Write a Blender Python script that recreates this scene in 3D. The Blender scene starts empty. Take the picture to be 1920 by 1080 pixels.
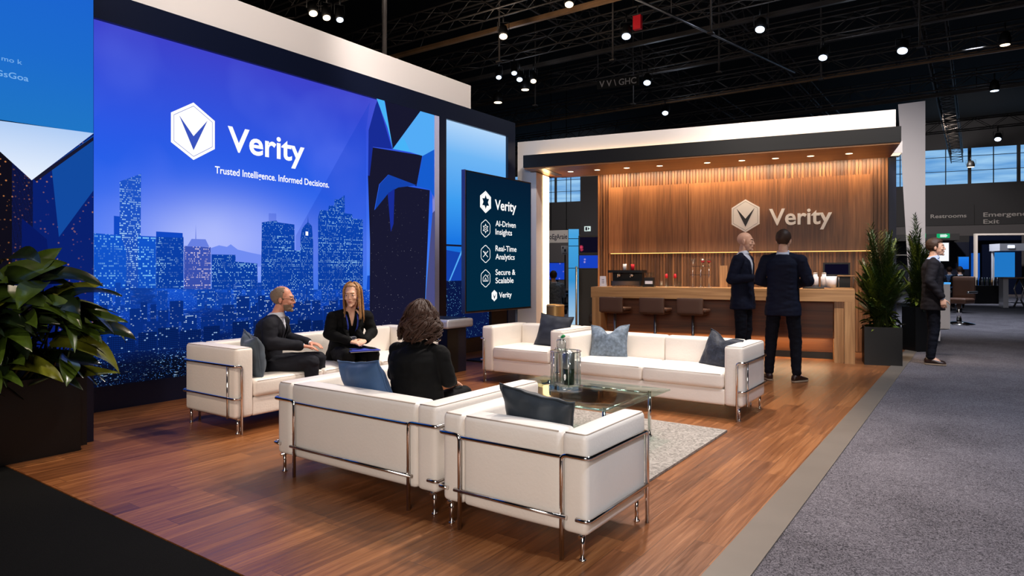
import bpy, bmesh, math, random
from mathutils import Vector, Matrix, noise
from mathutils.bvhtree import BVHTree
random.seed(7)
S = bpy.context.scene
COL = S.collection
PI = math.pi
V = Vector

def lin(c):
    return tuple(((x/255.)/12.92 if x/255. <= .04045 else ((x/255.+.055)/1.055)**2.4) for x in c)

# ------------------------------------------------------------------ materials
def newmat(name):
    m = bpy.data.materials.new(name); m.use_nodes = True
    nt = m.node_tree; nt.nodes.clear()
    out = nt.nodes.new('ShaderNodeOutputMaterial')
    return m, nt, out
def pbr(name, rgb, rough=.5, metal=0., spec=.5, noise_amt=0., noise_scale=40., bump=0., bscale=120., trans=0., ior=1.45, coat=0., sheen=0., stretch=None):
    m, nt, out = newmat(name)
    b = nt.nodes.new('ShaderNodeBsdfPrincipled')
    nt.links.new(b.outputs[0], out.inputs[0])
    col = lin(rgb)
    b.inputs['Base Color'].default_value = (*col, 1)
    b.inputs['Roughness'].default_value = rough
    b.inputs['Metallic'].default_value = metal
    b.inputs['Specular IOR Level'].default_value = spec
    b.inputs['Transmission Weight'].default_value = trans
    b.inputs['IOR'].default_value = ior
    b.inputs['Coat Weight'].default_value = coat
    b.inputs['Sheen Weight'].default_value = sheen
    if noise_amt or bump:
        tc = nt.nodes.new('ShaderNodeTexCoord')
        mp = nt.nodes.new('ShaderNodeMapping'); nt.links.new(tc.outputs['Object'], mp.inputs[0])
        if stretch: mp.inputs['Scale'].default_value = stretch
    if noise_amt:
        n = nt.nodes.new('ShaderNodeTexNoise'); n.inputs['Scale'].default_value = noise_scale; n.inputs['Detail'].default_value = 4
        nt.links.new(mp.outputs[0], n.inputs['Vector'])
        r = nt.nodes.new('ShaderNodeMapRange'); r.inputs[1].default_value = .25; r.inputs[2].default_value = .75
        r.inputs[3].default_value = 1-noise_amt; r.inputs[4].default_value = 1+noise_amt
        nt.links.new(n.outputs[0], r.inputs[0])
        mx = nt.nodes.new('ShaderNodeVectorMath'); mx.operation = 'SCALE'; mx.inputs[0].default_value = col
        nt.links.new(r.outputs[0], mx.inputs['Scale']); nt.links.new(mx.outputs[0], b.inputs['Base Color'])
    if bump:
        n2 = nt.nodes.new('ShaderNodeTexNoise'); n2.inputs['Scale'].default_value = bscale; n2.inputs['Detail'].default_value = 3
        nt.links.new(mp.outputs[0], n2.inputs['Vector'])
        bp = nt.nodes.new('ShaderNodeBump'); bp.inputs['Strength'].default_value = bump; bp.inputs['Distance'].default_value = .01
        nt.links.new(n2.outputs[0], bp.inputs['Height']); nt.links.new(bp.outputs[0], b.inputs['Normal'])
    return m
def emit(name, rgb, strength=1.):
    m, nt, out = newmat(name)
    e = nt.nodes.new('ShaderNodeEmission'); e.inputs[0].default_value = (*lin(rgb), 1); e.inputs[1].default_value = strength
    nt.links.new(e.outputs[0], out.inputs[0])
    return m

def clear_mat(name, rgb, ior):
    """thin clear sheet: see-through with a Fresnel reflection"""
    m, nt, out = newmat(name)
    t = nt.nodes.new('ShaderNodeBsdfTransparent'); t.inputs[0].default_value = (*lin(rgb), 1)
    g = nt.nodes.new('ShaderNodeBsdfGlossy'); g.inputs['Roughness'].default_value = .02
    lw = nt.nodes.new('ShaderNodeLayerWeight'); lw.inputs[0].default_value = .5
    pw = nt.nodes.new('ShaderNodeMath'); pw.operation = 'POWER'; pw.inputs[1].default_value = 3.5; nt.links.new(lw.outputs['Facing'], pw.inputs[0])
    f = nt.nodes.new('ShaderNodeMath'); f.operation = 'MULTIPLY_ADD'; f.inputs[1].default_value = .32*ior/1.5; f.inputs[2].default_value = .04; nt.links.new(pw.outputs[0], f.inputs[0])
    x = nt.nodes.new('ShaderNodeMixShader')
    nt.links.new(f.outputs[0], x.inputs[0]); nt.links.new(t.outputs[0], x.inputs[1]); nt.links.new(g.outputs[0], x.inputs[2]); nt.links.new(x.outputs[0], out.inputs[0])
    return m
class NT:
    """small node-graph writer"""
    def __init__(s, nt): s.nt = nt
    def n(s, t, **k):
        x = s.nt.nodes.new(t)
        for a, v in k.items(): setattr(x, a, v)
        return x
    def lk(s, a, b): s.nt.links.new(a, b)
    def math(s, op, a, b=None, c=None):
        x = s.n('ShaderNodeMath', operation=op)
        for i, v in enumerate((a, b, c)):
            if v is None: continue
            if isinstance(v, (int, float)): x.inputs[i].default_value = v
            else: s.lk(v, x.inputs[i])
        return x.outputs[0]
    def mix(s, f, a, b):
        x = s.n('ShaderNodeMix', data_type='RGBA')
        for i, v in ((0, f), (6, a), (7, b)):
            if isinstance(v, (int, float)): x.inputs[i].default_value = v
            elif isinstance(v, tuple): x.inputs[i].default_value = (*v, 1) if len(v) == 3 else v
            else: s.lk(v, x.inputs[i])
        return x.outputs[2]
    def comb(s, a, b, c):
        x = s.n('ShaderNodeCombineXYZ')
        for i, v in enumerate((a, b, c)):
            if isinstance(v, (int, float)): x.inputs[i].default_value = v
            else: s.lk(v, x.inputs[i])
        return x.outputs[0]
    def ramp(s, f, stops):
        x = s.n('ShaderNodeValToRGB'); cr = x.color_ramp
        while len(cr.elements) < len(stops): cr.elements.new(.5)
        for e, (p, c) in zip(cr.elements, stops): e.position = p; e.color = (*lin(c), 1)
        s.lk(f, x.inputs[0]); return x.outputs[0]
    def objxyz(s):
        tc = s.n('ShaderNodeTexCoord'); sp = s.n('ShaderNodeSeparateXYZ'); s.lk(tc.outputs['Object'], sp.inputs[0])
        return tc.outputs['Object'], sp.outputs[0], sp.outputs[1], sp.outputs[2]
    def rng(s, v, a, b, c=0., d=1.):
        x = s.n('ShaderNodeMapRange'); s.lk(v, x.inputs[0])
        for i, q in enumerate((a, b, c, d)): x.inputs[i+1].default_value = q
        return x.outputs[0]

def mat_floor():
    m, nt, out = newmat('plank_floor'); g = NT(nt)
    vec, x, y, z = g.objxyz()
    W, L = .145, 1.35
    row = g.math('FLOOR', g.math('DIVIDE', x, W))
    wn = g.n('ShaderNodeTexWhiteNoise', noise_dimensions='1D'); g.lk(row, wn.inputs['W'])
    yy = g.math('ADD', g.math('DIVIDE', y, L), g.math('MULTIPLY', wn.outputs[0], 7.3))
    colid = g.math('FLOOR', yy)
    wn2 = g.n('ShaderNodeTexWhiteNoise', noise_dimensions='2D'); g.lk(g.comb(row, colid, 0.), wn2.inputs['Vector'])
    rnd = wn2.outputs[0]
    gx = g.math('ADD', g.math('MULTIPLY', x, 38.), g.math('MULTIPLY', rnd, 40.))
    gv = g.comb(gx, g.math('MULTIPLY', y, 1.6), rnd)
    n1 = g.n('ShaderNodeTexNoise'); n1.inputs['Scale'].default_value = 1.; n1.inputs['Detail'].default_value = 6; n1.inputs['Distortion'].default_value = .8; g.lk(gv, n1.inputs['Vector'])
    n2 = g.n('ShaderNodeTexNoise'); n2.inputs['Scale'].default_value = 6.; n2.inputs['Detail'].default_value = 3; g.lk(gv, n2.inputs['Vector'])
    grain = g.math('ADD', g.math('MULTIPLY', n1.outputs[0], .7), g.math('MULTIPLY', n2.outputs[0], .3))
    tone = g.math('ADD', g.math('MULTIPLY', grain, .9), g.math('MULTIPLY', rnd, .2))
    c = g.ramp(tone, [(.28, (76, 43, 22)), (.47, (110, 64, 33)), (.62, (136, 83, 44)), (.82, (168, 110, 64))])
    fx = g.math('FRACT', g.math('DIVIDE', x, W)); fy = g.math('FRACT', yy)
    ex = g.math('LESS_THAN', fx, .018); ey = g.math('LESS_THAN', fy, .0022)
    gap = g.math('MAXIMUM', ex, ey)
    c = g.mix(g.math('MULTIPLY', gap, .7), c, lin((40, 20, 12)))
    b = g.n('ShaderNodeBsdfPrincipled'); g.lk(c, b.inputs['Base Color'])
    g.lk(g.rng(grain, .3, .7, .27, .42), b.inputs['Roughness'])
    b.inputs['Specular IOR Level'].default_value = .6
    bp = g.n('ShaderNodeBump'); bp.inputs['Strength'].default_value = .12; bp.inputs['Distance'].default_value = .004
    g.lk(g.math('SUBTRACT', grain, g.math('MULTIPLY', gap, 1.5)), bp.inputs['Height']); g.lk(bp.outputs[0], b.inputs['Normal'])
    g.lk(b.outputs[0], out.inputs[0]); return m

def mat_carpet(name, dark, light, scale=170., contrast=.5):
    m, nt, out = newmat(name); g = NT(nt)
    vec, x, y, z = g.objxyz()
    n1 = g.n('ShaderNodeTexNoise'); n1.inputs['Scale'].default_value = scale*.35; n1.inputs['Detail'].default_value = 5; n1.inputs['Distortion'].default_value = 3.0; g.lk(vec, n1.inputs['Vector'])
    n2 = g.n('ShaderNodeTexNoise'); n2.inputs['Scale'].default_value = 1.3; n2.inputs['Detail'].default_value = 5; g.lk(vec, n2.inputs['Vector'])
    vo = g.n('ShaderNodeTexVoronoi'); vo.inputs['Scale'].default_value = scale; g.lk(vec, vo.inputs['Vector'])
    t = g.math('ADD', g.math('MULTIPLY', g.rng(n1.outputs[0], .41, .59), .8), g.math('MULTIPLY', g.rng(n2.outputs[0], .3, .7), .3))
    c = g.mix(t, lin(dark), lin(light))
    b = g.n('ShaderNodeBsdfPrincipled'); g.lk(c, b.inputs['Base Color']); b.inputs['Roughness'].default_value = .95; b.inputs['Specular IOR Level'].default_value = .1
    bp = g.n('ShaderNodeBump'); bp.inputs['Strength'].default_value = contrast; bp.inputs['Distance'].default_value = .008
    g.lk(g.math('ADD', n1.outputs[0], g.math('MULTIPLY', vo.outputs[0], .5)), bp.inputs['Height']); g.lk(bp.outputs[0], b.inputs['Normal'])
    g.lk(b.outputs[0], out.inputs[0]); return m

def mat_wood(name, dark, mid, light, axis='z', rough=.42, scale=1., board=None):
    m, nt, out = newmat(name); g = NT(nt)
    vec, x, y, z = g.objxyz()
    mp = g.n('ShaderNodeMapping'); g.lk(vec, mp.inputs[0])
    k = {'z': (30, 30, 1.2), 'x': (1.2, 30, 30), 'y': (30, 1.2, 30)}[axis]
    mp.inputs['Scale'].default_value = tuple(q*scale for q in k)
    n1 = g.n('ShaderNodeTexNoise'); n1.inputs['Scale'].default_value = 1.; n1.inputs['Detail'].default_value = 6; n1.inputs['Distortion'].default_value = .5
    g.lk(mp.outputs[0], n1.inputs['Vector'])
    t = n1.outputs[0]
    if board:
        q = {'x': x, 'y': y, 'z': z}[board[0]]
        wn = g.n('ShaderNodeTexWhiteNoise', noise_dimensions='1D'); g.lk(g.math('FLOOR', g.math('DIVIDE', q, board[1])), wn.inputs['W'])
        t = g.math('ADD', g.math('MULTIPLY', t, .7), g.math('MULTIPLY', wn.outputs[0], .3))
    c = g.ramp(t, [(.3, dark), (.5, mid), (.7, light)])
    b = g.n('ShaderNodeBsdfPrincipled'); g.lk(c, b.inputs['Base Color']); b.inputs['Roughness'].default_value = rough
    bp = g.n('ShaderNodeBump'); bp.inputs['Strength'].default_value = .1; bp.inputs['Distance'].default_value = .003
    g.lk(n1.outputs[0], bp.inputs['Height']); g.lk(bp.outputs[0], b.inputs['Normal'])
    g.lk(b.outputs[0], out.inputs[0]); return m

def screen_mat(name, build, strength=1.):
    m, nt, out = newmat(name); g = NT(nt)
    vec, x, y, z = g.objxyz()
    c = build(g, vec, x, y, z)
    e = g.n('ShaderNodeEmission'); e.inputs[1].default_value = strength; g.lk(c, e.inputs[0])
    g.lk(e.outputs[0], out.inputs[0]); return m

def p_sky(g, vec, x, y, z):
    # dusk sky picture: violet above, blue in the middle, pale glow behind the skyline
    c = g.ramp(g.rng(z, .9, 3.8), [(0., (60, 140, 250)), (.22, (52, 120, 246)), (.42, (26, 98, 236)), (.66, (44, 88, 228)), (.86, (54, 76, 214)), (1., (62, 66, 202))])
    dy = g.math('DIVIDE', g.math('SUBTRACT', y, 4.12), .85); dz = g.math('DIVIDE', g.math('SUBTRACT', z, 1.68), .42)
    r = g.math('SQRT', g.math('ADD', g.math('MULTIPLY', dy, dy), g.math('MULTIPLY', dz, dz)))
    c = g.mix(g.math('MULTIPLY', g.math('EXPONENT', g.math('MULTIPLY', g.math('MULTIPLY', r, r), -.9)), .85), c, lin((200, 208, 255)))
    dy2 = g.math('DIVIDE', g.math('SUBTRACT', y, 5.2), 1.6); 
    r2 = g.math('SQRT', g.math('ADD', g.math('MULTIPLY', dy2, dy2), g.math('MULTIPLY', dz, dz)))
    c = g.mix(g.math('MULTIPLY', g.math('EXPONENT', g.math('MULTIPLY', g.math('MULTIPLY', r2, r2), -.9)), .4), c, lin((140, 160, 255)))
    n = g.n('ShaderNodeTexNoise'); n.inputs['Scale'].default_value = .9; n.inputs['Detail'].default_value = 2; g.lk(vec, n.inputs['Vector'])
    c = g.mix(g.math('MULTIPLY', g.rng(n.outputs[0], .5, .75), .25), c, lin((108, 130, 248)))
    return c
def p_build(base, lit, dens, cw, ch, rowy=.35):
    def f(g, vec, x, y, z):
        a = g.math('DIVIDE', y, cw); b = g.math('DIVIDE', z, ch)
        ia = g.math('FLOOR', a); ib = g.math('FLOOR', b)
        wn = g.n('ShaderNodeTexWhiteNoise', noise_dimensions='2D'); g.lk(g.comb(ia, ib, 0.), wn.inputs['Vector'])
        wr = g.n('ShaderNodeTexWhiteNoise', noise_dimensions='1D'); g.lk(ib, wr.inputs['W'])
        fa = g.math('FRACT', a); fb = g.math('FRACT', b)
        mk = g.math('MULTIPLY', g.math('GREATER_THAN', fa, .22), g.math('GREATER_THAN', fb, .42))
        th = g.math('SUBTRACT', 1.-dens, g.math('MULTIPLY', g.math('GREATER_THAN', wr.outputs[0], .72), rowy))
        on = g.math('MULTIPLY', mk, g.math('GREATER_THAN', wn.outputs[0], th))
        n = g.n('ShaderNodeTexNoise'); n.inputs['Scale'].default_value = 5.; g.lk(vec, n.inputs['Vector'])
        amt = g.math('MULTIPLY', on, g.rng(n.outputs[0], .36, .66, .12, 1.))
        bc = g.mix(g.rng(z, 1.0, 2.0), tuple(q*.75 for q in lin(base)), lin(base))
        bc = g.mix(g.math('MULTIPLY', mk, .18), bc, lin((20, 70, 170)))
        return g.mix(amt, bc, lin(lit))
    return f
def p_city(g, vec, x, y, z):
    c = g.ramp(g.rng(z, .22, 1.15), [(0., (6, 9, 20)), (.22, (7, 14, 36)), (.42, (8, 38, 112)), (.7, (14, 60, 168)), (1., (22, 82, 204))])
    n = g.n('ShaderNodeTexNoise'); n.inputs['Scale'].default_value = 2.6; n.inputs['Detail'].default_value = 6
    mp = g.n('ShaderNodeMapping'); g.lk(vec, mp.inputs[0]); mp.inputs['Scale'].default_value = (1, 1, 3.2); g.lk(mp.outputs[0], n.inputs['Vector'])
    c = g.mix(g.rng(n.outputs[0], .40, .56, .5, 0.), c, lin((5, 16, 56)))
    for sc, st, th, col in ((34., (1, .8, 2.0), .26, (150, 205, 255)), (60., (1, 1, 1.4), .28, (70, 140, 245)), (17., (1, .6, 2.6), .12, (255, 220, 205)), (26., (1, .35, 3.), .24, (200, 228, 255))):
        mq = g.n('ShaderNodeMapping'); g.lk(vec, mq.inputs[0]); mq.inputs['Scale'].default_value = st; mq.inputs['Location'].default_value = (sc, sc*.37, 0)
        v = g.n('ShaderNodeTexVoronoi'); v.inputs['Scale'].default_value = sc; g.lk(mq.outputs[0], v.inputs['Vector'])
        d = g.rng(v.outputs['Distance'], th*.5, th, 1., 0.)
        sep = g.n('ShaderNodeSeparateColor'); g.lk(v.outputs['Color'], sep.inputs[0])
        on = g.math('MULTIPLY', d, g.math('GREATER_THAN', sep.outputs[0], .66))
        on = g.math('MULTIPLY', on, g.rng(n.outputs[0], .42, .62, .12, 1.))
        c = g.mix(on, c, lin(col))
    return c
def p_specks(bg, dot, scale, keep, th=.3):
    def f(g, vec, x, y, z):
        v = g.n('ShaderNodeTexVoronoi'); v.inputs['Scale'].default_value = scale; g.lk(vec, v.inputs['Vector'])
        sep = g.n('ShaderNodeSeparateColor'); g.lk(v.outputs['Color'], sep.inputs[0])
        on = g.math('MULTIPLY', g.rng(v.outputs['Distance'], th*.4, th, 1., 0.), g.math('GREATER_THAN', sep.outputs[0], 1-keep))
        n = g.n('ShaderNodeTexNoise'); n.inputs['Scale'].default_value = 2.5; g.lk(vec, n.inputs['Vector'])
        on = g.math('MULTIPLY', on, g.rng(n.outputs[0], .38, .6))
        return g.mix(on, lin(bg), lin(dot))
    return f
def p_vert(z0, z1, stops):
    def f(g, vec, x, y, z): return g.ramp(g.rng(z, z0, z1), stops)
    return f

M = {}
M['floor'] = mat_floor()
M['carpet'] = mat_carpet('grey_carpet', (44, 41, 44), (124, 117, 121), 130.)
M['carpet_black'] = mat_carpet('black_carpet', (7, 7, 7), (17, 16, 15), 220., .3)
M['rug'] = mat_carpet('pile_rug', (116, 110, 104), (164, 156, 148), 46., .6)
M['strip'] = pbr('threshold_strip', (118, 108, 98), .42, .2, noise_amt=.08, noise_scale=3)
M['steel'] = pbr('chrome', (225, 222, 220), .12, 1.)
M['brushed'] = pbr('brushed_metal', (150, 150, 150), .35, 1.)
M['leather'] = pbr('white_leather', (236, 228, 219), .42, noise_amt=.02, noise_scale=6, bump=.12, bscale=60)
M['piping'] = pbr('leather_piping', (176, 160, 146), .5)
M['black'] = pbr('black_paint', (14, 14, 15), .45)
M['blackmatte'] = pbr('black_matte', (10, 10, 11), .8)
M['fascia'] = pbr('black_fascia', (15, 15, 16), .4)
M['planter'] = pbr('black_planter', (12, 12, 13), .35)
M['strip_ledtint'] = pbr('white_laminate_led_tint', (206, 208, 242), .4)  # white laminate, the screen's bluish reflection put into its colour
M['silver'] = pbr('satin_silver', (214, 214, 220), .4, .5)
M['navy'] = pbr('navy_panel', (12, 20, 44), .35)
M['white'] = pbr('white_laminate', (236, 230, 228), .35)
M['whitegloss'] = pbr('white_gloss', (226, 220, 222), .18, coat=.3)
M['walnut'] = mat_wood('walnut_slat', (66, 38, 19), (112, 70, 38), (150, 98, 56), 'z', .45, 1., ('x', .055))
M['walnutpanel'] = mat_wood('walnut_panel', (100, 62, 34), (128, 82, 47), (152, 100, 60), 'z', .42, 1.4, ('x', .32))
M['soffit'] = mat_wood('soffit_wood', (112, 74, 44), (132, 90, 54), (150, 104, 64), 'x', .38)
M['oak'] = mat_wood('oak_counter', (142, 100, 60), (172, 126, 80), (194, 148, 98), 'x', .42, .8)
M['oakz'] = mat_wood('oak_leg', (142, 100, 60), (172, 126, 80), (194, 148, 98), 'z', .42, .8)
M['counterpanel'] = mat_wood('counter_panel', (78, 44, 22), (104, 60, 30), (122, 74, 38), 'x', .45, .6)
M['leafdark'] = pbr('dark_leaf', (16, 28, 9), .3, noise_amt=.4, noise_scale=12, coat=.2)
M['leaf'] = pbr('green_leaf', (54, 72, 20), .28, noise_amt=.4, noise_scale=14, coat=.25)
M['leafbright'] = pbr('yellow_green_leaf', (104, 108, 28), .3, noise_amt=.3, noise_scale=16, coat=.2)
M['palm'] = pbr('palm_leaflet', (46, 66, 26), .4, noise_amt=.35, noise_scale=10)
M['palmlight'] = pbr('palm_leaflet_light', (104, 116, 40), .4, noise_amt=.3, noise_scale=10)
M['stem'] = pbr('plant_stem', (58, 70, 30), .5)
M['soil'] = pbr('potting_soil', (26, 20, 15), .95, bump=.6, bscale=60)
M['glass'] = clear_mat('table_glass', (226, 240, 234), 1.5)
M['clear'] = clear_mat('clear_acrylic', (246, 249, 249), 1.6)
M['skin'] = pbr('skin', (226, 176, 148), .5, noise_amt=.05, noise_scale=30)
M['skinred'] = pbr('ruddy_skin', (216, 150, 124), .5, noise_amt=.07, noise_scale=26)
M['lip'] = pbr('lips', (186, 116, 102), .5)
M['brow'] = pbr('eyebrow', (92, 66, 46), .8)
M['eye'] = pbr('eye_white', (196, 188, 182), .3)
M['iris'] = pbr('iris', (36, 28, 24), .15)
M['suitnavy'] = pbr('navy_suit', (17, 22, 42), .8, spec=.25, noise_amt=.1, noise_scale=160, bump=.1, bscale=400)
M['suitgrey'] = pbr('charcoal_suit', (24, 25, 33), .8, spec=.25, noise_amt=.12, noise_scale=160, bump=.1, bscale=400)
M['suitbrown'] = pbr('dark_brown_suit', (30, 27, 32), .8, spec=.25, noise_amt=.12, noise_scale=160, bump=.1, bscale=400)
M['blackcloth'] = pbr('black_cloth', (7, 7, 8), .85, spec=.2, noise_amt=.12, noise_scale=140, bump=.08, bscale=300)
M['trousers'] = pbr('dark_trousers', (14, 16, 26), .85, spec=.2, noise_amt=.12, noise_scale=140)
M['shirt'] = pbr('white_shirt', (216, 220, 232), .7)
M['shirtblue'] = pbr('pale_blue_shirt', (184, 196, 222), .7)
M['shoe'] = pbr('dark_leather_shoe', (44, 26, 20), .35)
M['sole'] = pbr('shoe_sole', (150, 130, 110), .7)
M['hairgrey'] = pbr('grey_hair', (132, 112, 96), .7, noise_amt=.3, noise_scale=120)
M['hairbrown'] = pbr('brown_hair', (66, 44, 30), .6, noise_amt=.3, noise_scale=120)
M['hairdark'] = pbr('dark_brown_hair', (54, 33, 23), .55, spec=.3, noise_amt=.4, noise_scale=60)
M['hairblonde'] = pbr('blonde_hair', (170, 126, 82), .45, noise_amt=.3, noise_scale=60)
M['lanyard'] = pbr('blue_lanyard', (34, 54, 150), .6, noise_amt=.6, noise_scale=60)
M['card'] = pbr('white_card', (228, 230, 240), .5)
M['ink'] = pbr('dark_ink', (40, 44, 70), .6)
M['blueplastic'] = pbr('blue_folder', (44, 60, 160), .35)
M['gold'] = pbr('gold_fabric', (176, 138, 84), .4, .4)
M['stool'] = pbr('brown_leather', (92, 64, 50), .5, bump=.1, bscale=80)
M['cushblue'] = pbr('blue_velvet', (54, 84, 124), .7, sheen=.12, noise_amt=.12, noise_scale=9, bump=.3, bscale=14)
M['cushgrey'] = pbr('slate_velvet', (64, 76, 88), .65, sheen=.12, noise_amt=.3, noise_scale=8, bump=.3, bscale=12)
M['cushdark'] = pbr('ink_velvet', (24, 30, 44), .7, sheen=.05, noise_amt=.25, noise_scale=10, bump=.25, bscale=14)
M['cushcharcoal'] = pbr('charcoal_velvet', (34, 42, 50), .6, sheen=.12, noise_amt=.35, noise_scale=7, bump=.4, bscale=12)
M['cushslate'] = pbr('patterned_slate', (98, 112, 128), .65, sheen=.08, noise_amt=.45, noise_scale=34, bump=.3, bscale=40)
M['cushpattern'] = pbr('patterned_ink', (26, 32, 46), .65, sheen=.08, noise_amt=.75, noise_scale=60, bump=.3, bscale=60)
M['wallgrey'] = pbr('hall_wall_grey', (78, 76, 80), .8)
M['walldark'] = pbr('hall_wall_dark', (44, 44, 48), .8)
M['ceiling'] = pbr('hall_ceiling', (8, 8, 9), .9)
M['truss'] = pbr('truss_metal', (70, 65, 62), .5, .4, noise_amt=.3, noise_scale=2)
M['goldlit'] = pbr('catwalk_metal_gold_lit', (150, 116, 84), .55, .3, noise_amt=.4, noise_scale=1.5)  # warm lamp light on the beams put into the metal colour
M['lampbody'] = pbr('lamp_housing', (20, 20, 21), .5, .3)
M['lwarm'] = emit('lamp_warm', (255, 226, 186), 5.)
M['lcool'] = emit('lamp_cool', (206, 226, 255), 5.)
M['ledwarm'] = emit('led_warm_strip', (255, 206, 140), 9.)
M['ledsoft'] = emit('led_amber_strip', (255, 190, 110), 2.4)
M['ledcove'] = emit('led_cove', (255, 222, 186), 1.6)
M['leddown'] = emit('downlight_warm', (255, 224, 180), 5.)
M['greensign2'] = pbr('green_sprig', (40, 150, 90), .5)
M['red'] = pbr('red_tag', (210, 24, 40), .5)
M['greensign'] = emit('exit_sign_green', (30, 190, 120), .8)
M['signwhite'] = emit('exit_sign_white', (225, 245, 240), .9)
M['signletter'] = pbr('sign_lettering', (150, 146, 146), .6)
M['white_e'] = emit('lit_white', (250, 252, 255), 1.)
M['logowhite'] = pbr('white_acrylic_letter', (254, 252, 250), .4)
M['logodark'] = pbr('dark_acrylic', (30, 22, 16), .4)
M['mon'] = screen_mat('monitor_picture', p_vert(.8, 2.8, [(0., (2, 44, 66)), (.5, (3, 42, 66)), (1., (6, 30, 54))]), .9)
M['s_sky'] = screen_mat('display_sky', p_sky)
M['s_b1'] = screen_mat('display_tower_bright', p_build((30, 84, 200), (176, 220, 255), .3, .012, .02))
M['s_b2'] = screen_mat('display_tower_blue', p_build((18, 88, 214), (140, 212, 255), .22, .016, .024))
M['s_b3'] = screen_mat('display_tower_mid', p_build((10, 66, 176), (160, 218, 255), .16, .012, .019))
M['s_b4'] = screen_mat('display_tower_lilac', p_build((64, 88, 190), (235, 220, 235), .2, .012, .022))
M['s_low1'] = screen_mat('display_lowrise_far', p_build((16, 72, 186), (176, 220, 255), .10, .013, .018))
M['s_low2'] = screen_mat('display_lowrise_mid', p_build((9, 48, 138), (196, 224, 255), .07, .018, .016, .22))
M['s_low3'] = screen_mat('display_lowrise_near', p_build((6, 30, 92), (170, 210, 255), .05, .022, .02, .15))
M['s_city'] = screen_mat('display_city', p_city)
M['s_mount'] = emit('display_mountain', (112, 140, 242))
M['s_flat'] = emit('display_flat_blue', (16, 72, 196))
M['s_roof'] = emit('display_roof_lilac', (104, 128, 226))
M['s_facet'] = screen_mat('display_facet', lambda g, vec, x, y, z: g.mix(.34, p_sky(g, vec, x, y, z), lin((14, 62, 200))))
M['s_cyan'] = emit('display_cyan', (72, 180, 248))
M['s_cyan2'] = emit('display_pale_cyan', (84, 172, 246))
M['s_blu'] = emit('display_blue', (22, 92, 206))
M['s_blu2'] = emit('display_mid_blue', (20, 66, 172))
M['s_blu3'] = emit('display_deep_blue', (24, 44, 150))
M['s_dark'] = emit('display_dark', (26, 26, 50), .85)
M['s_dark2'] = screen_mat('display_dark_specks', p_specks((28, 28, 54), (190, 190, 210), 34., .12), .8)
M['s_grey'] = emit('display_grey_violet', (74, 76, 128))
M['s_white'] = emit('display_white', (255, 255, 255), 1.05)
M['s_logo'] = emit('display_logo_blue', (58, 84, 190))
M['s_side'] = screen_mat('display_side', p_vert(1.2, 3.8, [(0., (16, 84, 190)), (.25, (26, 118, 226)), (.5, (60, 156, 240)), (.8, (112, 182, 244)), (1., (178, 214, 250))]))
M['s_stars'] = screen_mat('display_stars', p_specks((9, 22, 66), (120, 190, 240), 40., .5))
M['s_lpan'] = screen_mat('panel_blue_picture', p_vert(2.4, 4.4, [(0., (34, 124, 206)), (.3, (30, 112, 214)), (1., (28, 92, 222))]), .9)
M['s_ltri'] = screen_mat('panel_white_triangle', p_vert(2.0, 2.5, [(0., (236, 244, 255)), (1., (168, 200, 244))]))
M['s_lgold'] = screen_mat('panel_gold_specks', p_specks((16, 14, 26), (220, 140, 80), 40., .5), .9)
M['s_lblue'] = screen_mat('panel_blue_specks', p_specks((10, 34, 116), (190, 130, 100), 36., .25), .9)
M['s_lblue2'] = emit('panel_mid_blue', (18, 74, 160))
M['s_lnavy'] = emit('panel_navy', (8, 24, 96))
M['s_ltext'] = emit('panel_text', (120, 176, 236))
def p_win(g, vec, x, y, z):
    n = g.n('ShaderNodeTexNoise'); n.inputs['Scale'].default_value = .8; n.inputs['Detail'].default_value = 5
    mp = g.n('ShaderNodeMapping'); g.lk(vec, mp.inputs[0]); mp.inputs['Scale'].default_value = (.35, 1, 3.); g.lk(mp.outputs[0], n.inputs['Vector'])
    return g.mix(g.rng(n.outputs[0], .3, .7), lin((84, 150, 216)), lin((160, 208, 246)))
M['s_window'] = screen_mat('daylight_sky_glass', p_win, .95)
M['s_tv'] = screen_mat('tv_picture', p_specks((24, 64, 190), (180, 160, 220), 9., .4, .25))
M['s_tvdark'] = screen_mat('tv_picture_dark', p_specks((14, 12, 30), (200, 60, 90), 6., .2, .3))
M['s_banner'] = screen_mat('banner_picture', p_vert(0., 3.2, [(0., (190, 225, 250)), (.35, (60, 160, 230)), (.7, (80, 180, 245)), (1., (150, 210, 250))]), .8)

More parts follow.
